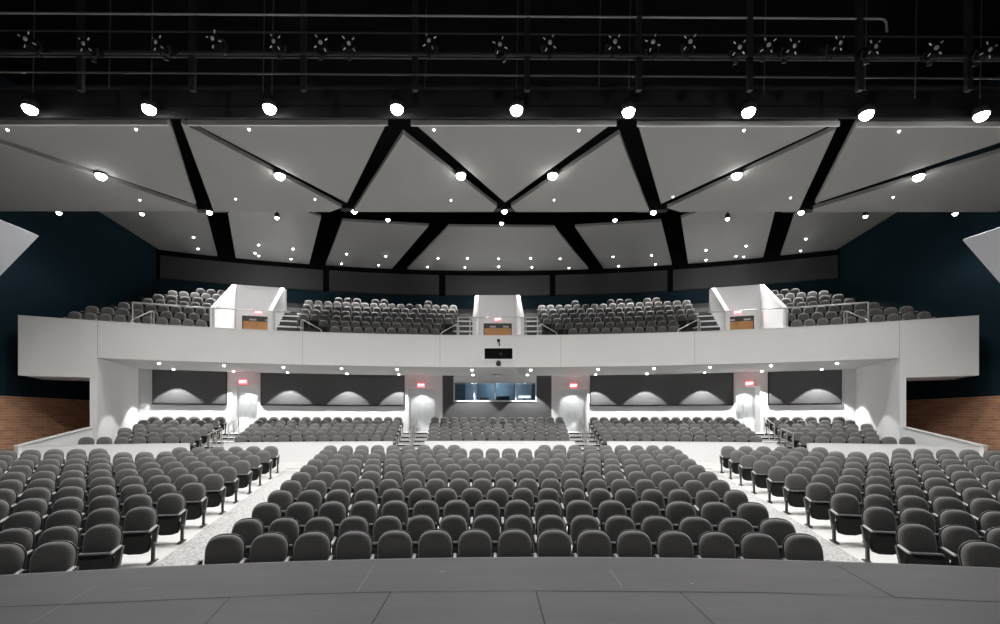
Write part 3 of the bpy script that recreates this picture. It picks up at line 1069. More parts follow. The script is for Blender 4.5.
DOWN = [(193.7, 237), (198, 248.5), (258.7, 244.7), (255, 253), (258.7, 255.6), (293, 248.7), (291, 258.7), (346.7, 253.7), (341.5, 263.5), (385.7, 256), (378.7, 265),
        (438, 258), (427.7, 266.7), (467.5, 258), (465, 267), (498.7, 258.5), (498.7, 266.5), (530.7, 258), (532, 267), (560, 258.5), (569, 267.5), (613, 256.5), (618.7, 265.7),
        (651.7, 255), (655.5, 264), (706, 250), (706, 259.7), (746, 245.7), (743.7, 256.5), (736, 256), (805.7, 238.7), (800.5, 250.5)]


def q_at(px, py):
    """point under the far ceiling panels, which fall from ZQ0 in front to ZQ1 at the back"""
    z = ZQ0
    for _ in range(20):
        p = zat(px, py, z)
        y0 = ZQ0 * F / (CY - 226 + abs(px - 500) * 0.04)
        y1 = ZQ1 * F / (CY - 275 + abs(px - 500) * 0.066)
        k = max(0, min(1, (p.y - y0) / (y1 - y0)))
        z = ZQ0 + (ZQ1 - ZQ0) * k - 0.03
    return zat(px, py, z)


for i, (px, py) in enumerate(DOWN):
    p = q_at(px, py)
    rank = sorted(range(len(DOWN)), key=lambda j: (DOWN[j][0], DOWN[j][1])).index(i) + 1
    side = rank
    if rank <= 16:
        w = ORD[rank] + ' counted from the left'
    else:
        w = ORD[len(DOWN) + 1 - rank] + ' counted from the right'
    lamp('ceiling_downlight', p, 0.055, 0.05, 'small round downlight in the far ceiling panels, ' + w, 'small downlights above the balcony', M['lens_small'])
    aim = p + Vector((p.x * -0.02, -1.3, -3.5))
    spot('downlight_beam', p - Vector((0, 0, 0.12)), PW['down'], 62 if p.y > 27.5 else 74, 0.5, aim=aim, size=0.05)
TINY = [(235.7, 198.7), (315, 199), (451, 200), (554, 199.7), (673, 196.5), (790.5, 197.5), (893, 197), (140, 199.7), (7.5, 129.5), (136, 129), (249, 129), (434, 129.5), (579, 130), (744, 130), (899, 131)]
TO = sorted(TINY)
for px, py in TINY:
    p = t1(px, py) - Vector((0, 0, 0.012))
    row = 'near the front edge' if py < 150 else 'near the back edge'
    lst = sorted(x for x, y in TINY if (y < 150) == (py < 150))
    mb = MB()
    mb.lathe(p, [(0.036, 0.011), (0.036, -0.004), (0.022, -0.015), (0.012, -0.04)], 12)
    tag(mb.build('ceiling_sprinkler', M['fitting_glow']), 'tiny white round fitting in the near ceiling %s, %s from the left' % (row, ORD[lst.index(px) + 1]), 'ceiling fitting', 'tiny fittings in the near ceiling panels')
SOF = [(159, 363, 0), (173.5, 368.7, 1), (224, 365, 0), (233.5, 370, 1), (283.5, 367, 0), (287.5, 372, 1), (341.5, 368.7, 0), (347, 373.5, 1), (397, 369.7, 0), (398.7, 374.2, 1),
       (472, 370.7, 0), (473, 375, 1), (530.7, 370.5, 0), (527.5, 375, 1), (598, 370, 0), (595.7, 374.5, 1), (654, 369, 0), (647, 373.9, 1), (710, 368, 0), (704.7, 372.9, 1), (771, 366, 0), (761.7, 370.9, 1), (837, 364, 0), (821.7, 369.7, 1)]
cnt = [0, 0]
for px, py, back in SOF:
    r = R_REAR - 0.85 if back else R_FASC + 1.35
    t = theta(px, r)
    cnt[back] += 1
    p = pol(t, r, z_sof(r) - 0.004)
    lamp('ceiling_soffit_light', p, 0.06, 0.003, 'small round downlight in the soffit, %s row, %s from the left' % ('wall-side' if back else 'front-side', ORD[cnt[back]]), 'downlights under the balcony', M['lens_small'])
    spot('soffit_beam', p - Vector((0, 0, 0.12)), PW['soffit' if back else 'soffit_front'], 87 if back else 80, 0.12, size=0.03)

# lamps in the door recesses, the booth, then unseen beams added as fill over the stage
for a, b in DT:
    spot('recess_beam', pol((a + b) / 2, R_REAR + 0.75, Z_DOOR + 0.05), 55, 110, 0.3, size=0.05)
point('booth_lamp', pol(0, R_REAR + 2.2, Z_SOFFIT - 0.4), 80, (0.85, 0.93, 1.0), 0.15)
for x in (-6, 0, 6):
    spot('added_stage_fill', (x, -1.5, 8.5), 170, 110, 0.6, aim=(x * 0.9, 2.2, 0.5), size=0.3)
for x in (-9, 0, 9):
    spot('added_catwalk_fill', (x, -3.0, 9.2), 420, 78, 0.8, aim=(x * 1.15, 10.5, 11.2), size=0.2)  # unseen beams added to brighten the catwalk pipes and fixtures

# ------------------------------------------------------------------ lighting catwalk
root = empty('hanging_lighting_catwalk', (0, 11.9, CAMZ + 7.6))
tag(root, 'long black steel lighting catwalk across the hall over the front rows', 'catwalk')
bpy.context.view_layer.update()
XL, XR = -15.5, 15.5
mb = MB()
mb.box((0, 11.92, CAMZ + 7.98), (37.6, 0.06, 0.72))
mb.box((0, 11.8, CAMZ + 8.31), (37.6, 0.12, 0.06))
mb.build('girder', M['steel_dark'], root)
mb = MB()
mb.box((0, 12.6, CAMZ + 8.36), (37.6, 1.0, 0.05))
mb.build('deck', M['black'], root)


def pipe(y_l, y_r, d, x0, x1, r, m, nm, hook=False):
    z = (CY - y_l) / F * d
    p = at(x0, y_l, d)
    q = at(x1, y_r, d * (CY - y_l) / (CY - y_r))
    mb = MB()
    pts = [p, q]
    if hook:
        pts = [p, q] + [q + Vector((0.09, 0, -0.02)), q + Vector((0.14, 0, -0.08)), q + Vector((0.16, 0, -0.3))]
    mb.tube(pts, r, 8)
    mb.build(nm, m, root)


pipe(12.6, 18.8, 10.6, -60, 880, 0.022, M['dimpipe'], 'rail', True)
pipe(30, 37.5, 10.6, -60, 1080, 0.02, M['steel_dark'], 'rail')
pipe(51.5, 57.5, 10.6, -60, 1080, 0.045, M['steel_dark'], 'lighting_pipe')
pipe(55.6, 61, 10.7, -60, 1080, 0.025, M['post'], 'rail')
pipe(71.5, 79, 10.6, -60, 1080, 0.02, M['post'], 'rail')
for px in (80, 192, 303, 415, 527.3, 639, 750, 860, 969):
    a, b = at(px, -25, 10.75), at(px - (px - 500) * 0.004, 91, 10.75)
    mb = MB()
    mb.box((a + b) / 2, (0.12, 0.10, (a - b).length))
    mb.build('post', M['post'] if False else M['steel_dark'], root)
for px, py in ((34, 92), (110, 88), (152, 100), (264, 92), (273, 95), (426, 88), (517.5, 88), (600, 88), (630, 88), (765, 95), (866, 90), (916, 98), (981, 98)):
    a, b = at(px + 1, -25, 10.9), at(px - 1, py, 10.9)
    mb = MB()
    mb.tube([a, b], 0.012, 6)
    mb.build('cable', M['post'], root)

# theatre lights on the pipe, aimed at the stage
FIX = [(28.7, 41), (87.5, 46), (160, 44.5), (215.5, 40.5), (277, 43), (321, 44.5), (348.7, 44.7), (430.5, 43), (500, 46.7), (548.7, 43.7), (613.7, 43), (652, 44.5), (689, 43),
       (738, 48.7), (767.5, 46), (791, 47.5), (836, 44), (871.7, 48.7), (933.7, 50), (986, 51)]
proto = None


def make_fixture(p):
    root = empty('hanging_stage_spotlight', p)
    mb = MB()
    mb.lathe((0, 0, 0), [(0.055, 0.36), (0.10, 0.30), (0.11, 0.16), (0.085, 0.12), (0.085, 0.0), (0.10, -0.02), (0.10, -0.10), (0.085, -0.10)], 16, axis=(0, 1, 0))
    o = mb.build('body', M['black']); o.parent = root
    mb = MB()
    mb.lathe((0, -0.10, 0), [(0.045, 0.004), (0.04, -0.012), (0.015, -0.02)], 16, axis=(0, 1, 0))
    o = mb.build('lens', M['coldlens']); o.parent = root
    mb = MB()
    mb.tube([(-0.13, 0.1, 0), (-0.13, 0.1, -0.13), (-0.03, 0.1, -0.19), (0.03, 0.1, -0.19), (0.13, 0.1, -0.13), (0.13, 0.1, 0)], 0.014, 6)
    mb.tube([(-0.14, 0.1, 0), (0.14, 0.1, 0)], 0.014, 6)
    o = mb.build('yoke', M['steel_dark']); o.parent = root
    mb = MB()
    mb.box((0, 0.1, -0.22), (0.07, 0.09, 0.07))
    o = mb.build('clamp', M['steel_dark']); o.parent = root
    for k in range(4):
        a = pi / 4 + k * pi / 2
        mb = MB()
        mb.box((0.14 * cos(a), -0.06, 0.14 * sin(a)), (0.06, 0.012, 0.02), 0, R=Matrix.Rotation(-a, 3, 'Y'))
        o = mb.build('shutter_handle', M['silver']); o.parent = root
    return root


def copy_tree(o):
    r = o.copy()
    COL.objects.link(r)
    for ch in o.children:
        c = ch.copy()
        COL.objects.link(c)
        c.parent = r
        c.matrix_parent_inverse = ch.matrix_parent_inverse.copy()
        for g in ch.children:
            e = g.copy()
            COL.objects.link(e)
            e.parent = c
            e.matrix_parent_inverse = g.matrix_parent_inverse.copy()
    return r


for i, (px, py) in enumerate(FIX):
    p = at(px, py, 10.18)
    if proto is None:
        proto = make_fixture(p)
        r = proto
    else:
        r = copy_tree(proto)
    r.location = p
    r.rotation_euler = (random.uniform(0.2, 0.5), random.uniform(-0.5, 0.5), random.uniform(-0.3, 0.3))
    w = ORD[i + 1] + ' from the left end' if i < 10 else ORD[20 - i] + ' from the right end'
    tag(r, 'black stage spotlight clamped to the catwalk pipe, ' + w, 'stage light', 'stage spotlights on the catwalk pipe')

# ------------------------------------------------------------------ carpet runners
LEND = [54, 103, 141, 171, 193.3, 213, 227, 241.4, 252, 263, 270.5]
REND = [983, 916, 879, 844.7, 818.2, 795.8, 778.3, 762.2, 748.6, 737.9, 728.6]
CL = [225, 247.6, 266.4, 280.2, 291, 301, 309, 315.4, 321, 326.3, 330]
CR = [803, 777.5, 752.6, 735.8, 719.3, 707.7, 696.5, 688.5, 681.3, 675.7, 669]
for s, ends, cend, side in ((-1, LEND, CL, 'left'), (1, REND, CR, 'right')):
    mb = MB()
    pts = []
    for k in range(-1, 12):
        r = ROW0 + k
        kk = max(0, min(10, k))
        o = theta(ends[kk], ROW0 + kk) * (ROW0 + kk)
        i_ = theta(cend[kk], ROW0 + kk) * (ROW0 + kk)
        if k < 0:
            o -= (theta(ends[1], ROW0 + 1) * (ROW0 + 1) - o) * 1.0
            i_ -= (theta(cend[1], ROW0 + 1) * (ROW0 + 1) - i_)
        if k > 10:
            o += (o - theta(ends[9], ROW0 + 9) * (ROW0 + 9))
            i_ += (i_ - theta(cend[9], ROW0 + 9) * (ROW0 + 9))
        if k == 0:
            o0 = o
        a = (o - s * 0.345) / r
        b = (i_ + s * 0.36) / r
        rr = r - 0.1
        pts.append((a, b, rr))
    v = []
    for a, b, r in pts:
        v += [pol(a, r, floor_z(r) + 0.012), pol(b, r, floor_z(r) + 0.012)]
    n = len(pts)
    fcs = [((2 * i, 2 * i + 1, 2 * i + 3, 2 * i + 2) if s < 0 else (2 * i + 1, 2 * i, 2 * i + 2, 2 * i + 3)) for i in range(n - 1)]
    mb.raw(v, fcs, 0)
    mb.raw([p - Vector((0, 0, 0.012)) for p in v], [f[::-1] for f in fcs], 0)
    tag(mb.build('aisle_carpet', M['carpet']), 'speckled light grey carpet strip down the %s aisle of the main floor' % side, 'carpet', 'aisle carpets')


# ------------------------------------------------------------------ seats
S0 = 0.5435


def outline(n=9, a=0.24, z0=0.38, z1=0.65, zt=0.86, e=2.5):
    pts = [(-a * 0.80, z0), (a * 0.80, z0), (a * 0.90, z0 + 0.03), (a * 0.97, (z0 + z1) / 2), (a, z1)]
    for i in range(1, n):
        t = (pi / 2) * i / n
        pts.append((a * (cos(t) ** (2 / e)), z1 + (zt - z1) * (sin(t) ** (2 / e))))
    pts.append((0, zt))
    pts += [(-x, z) for x, z in pts[-2:3:-1]]
    pts.append((-a * 0.97, (z0 + z1) / 2))
    pts.append((-a * 0.90, z0 + 0.03))
    return pts


def back_y(z):
    return 0.066 + (z - 0.86) * 0.24


def ring(pts, s, y, cz=0.61):
    return [Vector((x * s, y + back_y(cz + (z - cz) * s), cz + (z - cz) * s)) for x, z in pts]


def loft(mb, rings, mi, cap0=False, cap1=True, smooth=True):
    n = len(rings[0])
    v = [p for r in rings for p in r]
    f = []
    for i in range(len(rings) - 1):
        for k in range(n):
            f.append((i * n + k, i * n + (k + 1) % n, (i + 1) * n + (k + 1) % n, (i + 1) * n + k))
    mb.raw(v, f, mi, smooth)
    if cap1:
        mb.raw(rings[-1], [tuple(range(n))], mi, smooth)
    if cap0:
        mb.raw(rings[0], [tuple(range(n))[::-1]], mi, False)


def seat_parts(low=False):
    P = {}
    ol = outline(4 if low else 9)
    mb = MB()
    if low:
        loft(mb, [ring(ol, 0.965, -0.004), ring(ol, 0.95, -0.05), ring(ol, 0.86, -0.08), ring(ol, 0.6, -0.094)], 0)
    else:
        loft(mb, [ring(ol, 0.955, -0.004), ring(ol, 0.965, -0.026), ring(ol, 0.955, -0.046), ring(ol, 0.925, -0.064), ring(ol, 0.87, -0.079), ring(ol, 0.78, -0.089), ring(ol, 0.62, -0.095), ring(ol, 0.35, -0.098), ring(ol, 0.12, -0.099)], 0)
    P['backrest'] = (mb, 'fabric')
    mb = MB()
    loft(mb, [ring(ol, 1.0, -0.008), ring(ol, 1.0, 0.02), ring(ol, 0.93, 0.04)] if not low else [ring(ol, 1.0, -0.005), ring(ol, 0.97, 0.03)], 0, True, True, False)
    P['back_shell'] = (mb, 'shell')
    # folded-up seat pan: dark underside to the stage
    mb = MB()
    pp = [(-0.215, 0.495), (-0.231, 0.36), (-0.224, 0.24), (-0.185, 0.17), (-0.09, 0.14), (0.09, 0.14), (0.185, 0.17), (0.224, 0.24), (0.231, 0.36), (0.215, 0.495)]
    if low:
        pp = [(-0.22, 0.495), (-0.22, 0.22), (-0.12, 0.145), (0.12, 0.145), (0.22, 0.22), (0.22, 0.495)]

    def pr(s, y):
        return [Vector((x * s, y - (z - 0.35) * 0.12, 0.345 + (z - 0.36) * s)) for x, z in pp]
    loft(mb, [pr(1.0, -0.17), pr(1.0, -0.215), pr(0.92, -0.24), pr(0.6, -0.25)] if not low else [pr(1, -0.17), pr(0.97, -0.235)], 0, True, True, False)
    P['seat_pan'] = (mb, 'pan')
    mb = MB()
    if low:
        mb.box((0, -0.21, 0.492), (0.38, 0.10, 0.02))
    else:
        prof = [(-0.175, 0.515), (-0.182, 0.525), (-0.172, 0.537), (-0.12, 0.540), (-0.08, 0.533), (-0.07, 0.515)]
        xs = [-0.195, -0.175, 0.175, 0.195]
        v, f = [], []
        for i, x in enumerate(xs):
            k = 0.75 if i in (0, 3) else 1.0
            for y, z in prof:
                v.append(Vector((x, -0.215 + (y + 0.13) * k, 0.494 + (z - 0.527) * k)))
        n = len(prof)
        for i in range(3):
            for k in range(n):
                f.append((i * n + k, (i + 1) * n + k, (i + 1) * n + (k + 1) % n, i * n + (k + 1) % n))
        f += [tuple(range(n)), tuple(range(3 * n, 4 * n))[::-1]]
        mb.raw(v, f, 0, False)
    P['seat_cushion'] = (mb, 'edgecloth')
    for sx, sfx in ((1, ''), (-1, '2')):
        x = sx * S0 / 2
        mb = MB()
        w = 0.022
        if low:
            mb.hexa([Vector((x - w, -0.33, 0.505)), Vector((x + w, -0.33, 0.505)), Vector((x + w, -0.08, 0.55)), Vector((x - w, -0.08, 0.55)),
                     Vector((x - w, -0.33, 0.53)), Vector((x + w, -0.33, 0.53)), Vector((x + w, -0.08, 0.575)), Vector((x - w, -0.08, 0.575))])
        else:
            secs = [(-0.35, 0.505, 0.6, 0.5), (-0.335, 0.507, 0.9, 1.0), (-0.24, 0.525, 1.0, 1.0), (-0.10, 0.550, 0.95, 1.0), (-0.08, 0.553, 0.7, 0.6)]
            v, f = [], []
            for y, z, kw, kh in secs:
                a, h = w * kw, 0.026 * kh
                v += [Vector((x - a, y, z)), Vector((x + a, y, z)), Vector((x + a, y, z + h * 0.7)), Vector((x + a * 0.5, y, z + h)), Vector((x - a * 0.5, y, z + h)), Vector((x - a, y, z + h * 0.7))]
            for i in range(len(secs) - 1):
                for k in range(6):
                    f.append((i * 6 + k, i * 6 + (k + 1) % 6, (i + 1) * 6 + (k + 1) % 6, (i + 1) * 6 + k))
            f += [tuple(range(6))[::-1], tuple(range(24, 30))]
            mb.raw(v, f, 0, False)
        P['armrest' + sfx] = (mb, 'arm')
        mb = MB()
        # slanted standard and post
        w = 0.034

        def bar(a, b, d):
            a, b = Vector((x, *a)), Vector((x, *b))
            n = Vector((0, d, 0))
            wv = Vector((w, 0, 0))
            mb.hexa([b - n - wv, b - n + wv, b + n + wv, b + n - wv, a - n - wv, a - n + wv, a + n + wv, a + n - wv])
        bar((-0.085, 0.555), (-0.20, 0.27), 0.03)
        w = 0.022
        bar((-0.20, 0.28), (-0.215, 0.018), 0.024)
        if not low:
            mb.lathe((x - 0.036, -0.20, 0.275), [(0.028, 0.0), (0.04, 0.008), (0.04, 0.064), (0.028, 0.072)], 12, axis=(1, 0, 0))
        P['leg' + sfx] = (mb, 'post')
        mb = MB()
        mb.box((x, -0.22, 0.009), (0.066, 0.25, 0.018))
        mb.box((x, -0.22, 0.024), (0.04, 0.10, 0.012))
        P['foot' + sfx] = (mb, 'post')
    return P


M['edgecloth'] = mat('seat_front_edge', (0.10, 0.098, 0.096), 0.42)
HI = seat_parts(False)
LO = seat_parts(True)
MESH = {k: mb.mesh(k.rstrip('2'), M[m]) for k, (mb, m) in HI.items()}


def make_seat(both):
    root = empty('auditorium_seat', (0, 0, 0))
    par = {}
    for k in ('backrest', 'back_shell', 'seat_pan', 'seat_cushion', 'armrest', 'leg', 'foot') + (('armrest2', 'leg2', 'foot2') if both else ()):
        o = bpy.data.objects.new(k.rstrip('2'), MESH[k])
        COL.objects.link(o)
        par[k] = o
        o.parent = {'back_shell': par.get('backrest'), 'seat_cushion': par.get('seat_pan'), 'foot': par.get('leg'), 'foot2': par.get('leg2')}.get(k) or root
    return root


PROTO = {False: [make_seat(False), False], True: [make_seat(True), False]}
ST_MATS = ['fabric', 'shell', 'pan', 'edgecloth', 'arm', 'post']
stuff = MB()
LOW = []
for k, (mb, m) in LO.items():
    LOW.append((k, mb, ST_MATS.index(m)))


def stuff_seat(th, r, z, sx=1.0, both=False):
    Rm = Matrix.Translation(pol(th, r, z)) @ Matrix.Rotation(-th, 4, 'Z') @ Matrix.Diagonal((sx, 1, 1, 1))
    for k, mb, mi in LOW:
        if k.endswith('2') and not both:
            continue
        b = len(stuff.v)
        stuff.v.extend(Rm @ v for v in mb.v)
        stuff.f.extend(tuple(b + i for i in f) for f in mb.f)
        stuff.m.extend([mi] * len(mb.f))
        stuff.s.extend(mb.s)


NSEAT = 0


def real_seat(th, r, z, sx, both, label):
    global NSEAT
    NSEAT += 1
    p = PROTO[both]
    o = p[0] if not p[1] else copy_tree(p[0])
    p[1] = True
    o.location = pol(th, r, z)
    o.rotation_euler = (0, 0, -th)
    o.scale = (sx, 1, 1)
    tag(o, label, 'theatre seat', 'charcoal seats of the main floor')


CENTER_PX = {
    0: [225, 270, 312.5, 353.5, 395.5, 435.5, 475, 515, 554, 594, 634, 675, 717, 759.5, 803],
    1: [247.6, 283.8, 319.6, 353.8, 387.5, 420.8, 453.8, 486.3, 518, 551, 584, 618.7, 656, 695.5, 736.5, 777.5],
    2: [266.4, 300, 332.5, 364.3, 394.5, 425.5, 457, 487.5, 517, 547.7, 578.5, 611.5, 645.8, 680.5, 715.8, 752.6],
    3: [280.2, 309.8, 338.7, 365.8, 393.5, 420, 446, 472, 497.5, 523.2, 548.3, 573.8, 600, 626, 652.5, 679.5, 707, 735.8],
    4: [291, 316.6, 341, 364.7, 388.5, 412.2, 435.8, 459, 482.3, 505.3, 528, 550.8, 573.5, 597, 621, 645, 669.6, 693.8, 719.3],
}
CN = {5: 19, 6: 20, 7: 21, 8: 22, 9: 22, 10: 23}
ROWW = ['front row', 'second row from stage', 'third row from stage', 'fourth row from stage', 'fifth row from stage', 'sixth row from stage', 'seventh row from stage', 'eighth row from stage', 'ninth row from stage', 'tenth row from stage']
for k in range(NROW):
    r = ROW0 + k
    z = floor_z(r)
    if k in CENTER_PX:
        ths = [theta(p, r) for p in CENTER_PX[k]]
        for _ in range(3):
            ths = [ths[0]] + [0.5 * ths[j] + 0.25 * (ths[j - 1] + ths[j + 1]) for j in range(1, len(ths) - 1)] + [ths[-1]]
    else:
        a, b = theta(CL[k], r), theta(CR[k], r)
        n = CN[k]
        ths = [a + (b - a) * i / (n - 1) for i in range(n)]
    n = len(ths)
    for i, t in enumerate(ths):
        if k == 10 and 9 <= i <= 13:
            continue
        nb = [abs(ths[j] - t) for j in (i - 1, i + 1) if 0 <= j < n]
        sp = (0.3 * sum(nb) / len(nb) + 0.7 * min(nb)) * r
        sx = max(0.86, min(1.12, sp / S0))
        both = i == 0
        if k == 10 and i == 14:
            both = True
        if k <= 9:
            if i <= n // 2:
                w = '%s from its left end' % ORD[i + 1]
            else:
                w = '%s from its right end' % ORD[n - i]
            real_seat(t, r, z, sx, both, 'charcoal theatre seat, middle block, %s, %s' % (ROWW[k], w))
        else:
            stuff_seat(t, r, z, sx, both)
    # side blocks
    for s, ends, side in ((-1, LEND, 'left'), (1, REND, 'right')):
        t0 = theta(ends[k], r)
        i = 0
        while True:
            t = t0 + s * 0.53 * i / r
            p = pol(t, r, z)
            if abs(p.x) > WALLX - 0.5 or p.y < edge[0][1] + 0.3 and abs(p.x) > 12.5:
                break
            px = CX + (p.x - CAMX) / p.y * F if p.y > 0.5 else 9999
            gap = k == 10 and 6 <= i <= 8
            ext = s * (px - 500)
            if ext > 500 + 260 or p.y < 2.5:
                break
            if not gap:
                inside = ext < 514
                both = (s < 0 and False) or (s > 0 and i == 0)
                if k <= 8 and inside:
                    real_seat(t, r, z, 0.97, both, 'charcoal theatre seat, %s block, %s, %s from the aisle' % (side, ROWW[k], ORD[i + 1]))
                else:
                    stuff_seat(t, r, z, 0.97, both)
            i += 1

# rear seating under the balcony
REAR = [
    ([67.5, 93.7, 108, 124, 143.7, 153.7], [188, 195, 202, 208, 214, 220]),
    ([241, 245.5, 250, 254, 258.5, 262.6], [388.5, 390.5, 392.5, 394.5, 396, 398]),
    ([433.3, 433.5, 434, 434.3, 434.6, 435], [564, 563.2, 562.4, 561.5, 560.5, 559.5]),
    ([608, 605, 602, 599, 596.5, 594], [756, 751, 746, 741, 735.5, 730.5]),
    ([806, 798, 791, 784, 778, 771.7], [925.8, 903, 885, 867, 850, 839])]
for k in range(REAR_N):
    r = REAR0 + REAR_P * k
    for ls, rs in REAR:
        a, b = theta(ls[k], r), theta(rs[k], r)
        n = max(2, round((b - a) * r / 0.53) + 1)
        for i in range(n):
            t = a + (b - a) * i / (n - 1)
            p = pol(t, r, 0)
            sd = -1 if p.x < 0 else 1
            q0 = pol(-lw[0][0] * sd, R_LOW, 0)
            q1 = pol(sd * (COLS[sd][1] - 0.001), R_FASC - 0.02, 0)
            dv = (q1 - q0).normalized()
            dist = abs((p - q0).cross(dv).z)
            if (r < R_FASC + 0.2 and (dist < 0.40 or abs(p.x) > abs(q0.x + dv.x * (p.y - q0.y) / dv.y))) or (r > R_FASC - 0.3 and abs(t) > COLS[sd][0] - 0.34 / r):
                continue
            stuff_seat(t, r, REAR_Z0 + REAR_DZ * k, (b - a) * r / (n - 1) / S0, i == 0)
# balcony seating
for k in range(BAL_N):
    r = BAL0 + BAL_P * k
    z = BAL_Z0 + BAL_DZ * k
    lim = theta_x(17.3, r)
    blocks = [(theta([75, 92, 124, 148, 158.6, 172.5, 190][k], r), -TH_VOM - 1.65 / r), (-TH_VOM + 2.5 / r, -2.62 / r), (2.62 / r, TH_VOM - 2.5 / r), (TH_VOM + 1.65 / r, -theta([75, 92, 124, 148, 158.6, 172.5, 190][k], r))]
    for bi, (a, b) in enumerate(blocks):
        n = max(2, round((b - a) * r / 0.52) + 1)
        for i in range(n):
            t = a + (b - a) * i / (n - 1)
            px = CX + (r * sin(t) - CAMX) / (YC + r * cos(t)) * F
            m = px if px < 500 else 1000 - px
            if bi in (1, 2):
                if k == 0 and not 326 < m < 436:
                    continue
                if k == 1 and not 319 < m < 447:
                    continue
                if k == 6 and not (336 < m < 358 or 369 < m < 390 or 421 < m < 433):
                    continue
            if bi in (0, 3) and k == 6 and m < 196:
                continue
            stuff_seat(t, r, z, (b - a) * r / (n - 1) / S0, i == 0)
o = stuff.build('auditorium_seats', [M[m] for m in ST_MATS])
tag(o, 'remaining rows of charcoal theatre seats at the back, under and on the balcony', 'theatre seats', None, 'stuff')
print('SEATS', NSEAT, 'stuff verts', len(stuff.v))


# ------------------------------------------------------------------ handrails
def rear_floor(r):
    if r < R_LOW + 0.1:
        return Z_CROSS
    k = 0
    while k < REAR_N - 1 and r >= REAR0 + REAR_P * (k + 1) - 0.62:
        k += 1
    return REAR_Z0 + REAR_DZ * k


def handrail(pts, posts, floor, lab, name='aisle_handrail', r=0.028, mid=True, grp=None, foot=False):
    """pts: polyline of the top rail, posts: points on it that carry a post"""
    root = empty(name, (pts[0].x, pts[0].y, floor[0]))
    tag(root, lab, 'handrail', grp)
    bpy.context.view_layer.update()
    mb = MB()
    mb.tube(pts, r, 8)
    mb.build('rail', M['metal'], root)
    if mid:
        mb = MB()
        mb.tube([p - Vector((0, 0, 0.42)) for p in pts], r * 0.7, 8)
        mb.build('rail', M['metal'], root)
    for p, zf in zip(posts, floor):
        mb = MB()
        mb.tube([Vector((p.x, p.y, zf)), p], r * 0.85, 8)
        if foot:
            mb.lathe((p.x, p.y, zf), [(0.09, 0.0), (0.09, 0.02), (0.04, 0.05)], 12)
        mb.build('post', M['metal'], root)


# aisles of the rear seating
for s, side in ((-1, 'left'), (1, 'right')):
    for (pa, ra), (pb_, rb_), lab in (((210, 39.55), (222, 41.4), 'lower'), ((228.5, 42.0), (238.5, 44.2), 'upper')):
        pa = pa if s < 0 else 1000 - pa + 3
        pb_ = pb_ if s < 0 else 1000 - pb_ + 3
        ta, tb = theta(pa, ra), theta(pb_, rb_)
        P = []
        PO = []
        FL = []
        for q in (0, 0.5, 1):
            rr = ra + (rb_ - ra) * q
            t = ta + (tb - ta) * q
            zf = rear_floor(rr)
            zr = rear_floor(ra) + 0.98 + (rear_floor(rb_) - rear_floor(ra)) * q
            P.append(pol(t, rr, zr))
            FL.append(zf)
        handrail(P, P, FL, '%s metal handrail on the %s outer aisle steps under the balcony' % (lab, side), grp='handrails under the balcony')
    for ra, rb_, lab in ((39.6, 41.4, 'lower'), (42.0, 44.2, 'upper')):
        t = s * (AIS1 - 0.0005)
        P, FL = [], []
        for q in (0, 0.5, 1):
            rr = ra + (rb_ - ra) * q
            P.append(pol(t, rr, rear_floor(ra) + 0.95 + (rear_floor(rb_) - rear_floor(ra)) * q))
            FL.append(rear_floor(rr))
        handrail(P, P, FL, '%s metal handrail on the steps just %s of the rear centre seats' % (lab, side), grp='handrails under the balcony')
# step nosings in those aisles
mb = MB()
for c, w in ((-AIS2, 0.75), (-AIS1, 0.72), (AIS1, 0.72), (AIS2, 0.75)):
    for k in range(REAR_N):
        r0 = R_LOW + 0.1 if k == 0 else REAR0 + REAR_P * k - 0.62
        zz = REAR_Z0 + REAR_DZ * k
        rm = r0
        mb.sector(c - w / rm, c + w / rm, r0 - 0.012, r0 + 0.04, zz - 0.07, zz + 0.004, 0, n=2)
struct(mb, 'trim_2', M['nosing'], 'black nosings on the aisle steps under the balcony')

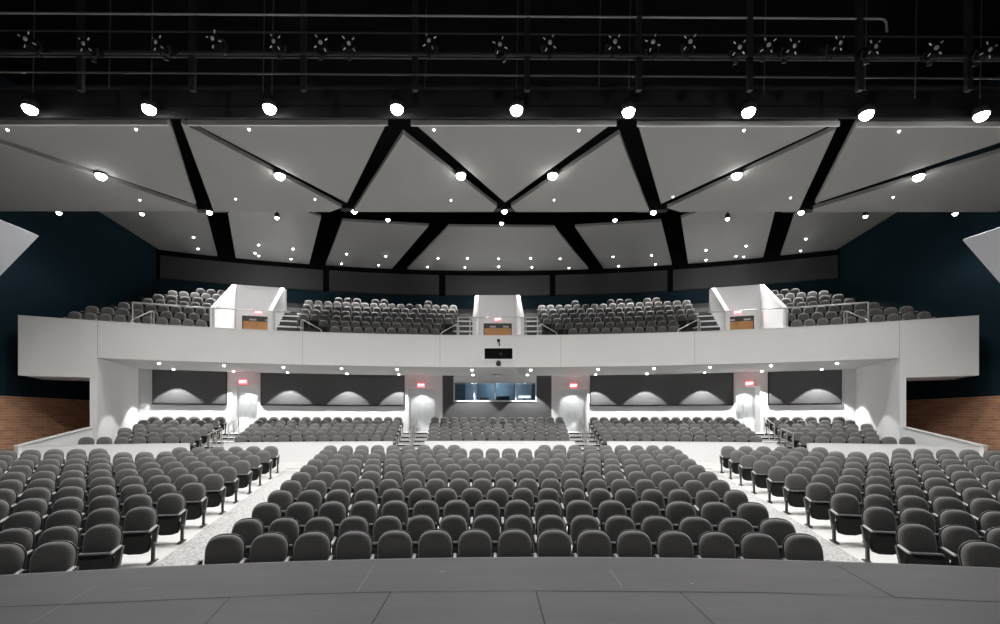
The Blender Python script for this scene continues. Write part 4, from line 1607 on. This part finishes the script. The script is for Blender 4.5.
# guard rails on the balcony front
for p0, p1, posts, lab in ((132.5, 290, (132.5, 213, 274.5), 'long thin metal guard rail on the left part of the balcony front'),
                           (458, 537.5, (458, 470, 526, 537.5), 'metal guard rail on the balcony front before the middle entrance'),
                           (708, 868, (868, 787, 725), 'long thin metal guard rail on the right part of the balcony front')):
    P = [pol(theta(p0 + (p1 - p0) * i / 12, R_FASC + 0.1), R_FASC + 0.1, CAMZ + 4.80) for i in range(13)]
    PO = [pol(theta(p, R_FASC + 0.1), R_FASC + 0.1, CAMZ + 4.80) for p in posts]
    handrail(P, PO, [Z_FASC + 0.03] * len(PO), lab, 'balcony_guard_rail', 0.03, False, 'guard rails of the balcony', True)
for (a, b), lab in (((151, 131), 'slanted handrail at the left end of the long left balcony rail'), ((303, 321.5), 'slanted handrail beside the seats right of the left balcony entrance'),
                    ((457, 441), 'slanted handrail beside the seats left of the middle balcony entrance'), ((541, 557), 'slanted handrail beside the seats right of the middle balcony entrance'),
                    ((698, 678), 'slanted handrail beside the seats left of the right balcony entrance'), ((847, 868), 'slanted handrail at the right end of the long right balcony rail')):
    ra, rb_ = R_FASC + 1.0, R_FASC + 0.4
    A = pol(theta(a, ra), ra, BAL_Z0 + 1.0)
    B = pol(theta(b, rb_), rb_, BAL_Z0 + 0.45)
    D = (A - B).normalized()
    D0 = Vector((D.x, D.y, 0)).normalized()
    pts = [Vector((B.x, B.y, BAL_Z0 + 0.1)), B - Vector((0, 0, 0.05)), B + D * 0.05, A - D * 0.05, A + D0 * 0.06, A + D0 * 0.12 - Vector((0, 0, 0.06)), Vector((A.x + D0.x * 0.13, A.y + D0.y * 0.13, BAL_Z0 + 0.3))]
    handrail(pts, [A], [BAL_Z0 + 0.0], lab, 'balcony_handrail', 0.025, False, 'slanted balcony handrails')

# ------------------------------------------------------------------ world, camera, view
w = bpy.data.worlds.new('world')
bpy.context.scene.world = w
w.use_nodes = True
w.node_tree.nodes['Background'].inputs[0].default_value = (0.8, 0.88, 1.0, 1)
w.node_tree.nodes['Background'].inputs[1].default_value = 0.03
cam = bpy.data.cameras.new('camera')
cam.sensor_width = 36
cam.lens = F / 1000 * 36
cam.shift_x = (500 - CX) / 1000
cam.shift_y = (CY - 312) / 1000
cam.clip_end = 200
co = bpy.data.objects.new('camera', cam)
COL.objects.link(co)
co.location = (CAMX, 0, CAMZ)
co.rotation_euler = (pi / 2, 0, 0)
sc = bpy.context.scene
sc.camera = co
sc.view_settings.view_transform = 'Standard'
sc.view_settings.look = 'None'
sc.view_settings.gamma = 1
sc.view_settings.use_curve_mapping = False
sc.view_settings.exposure = 0.3
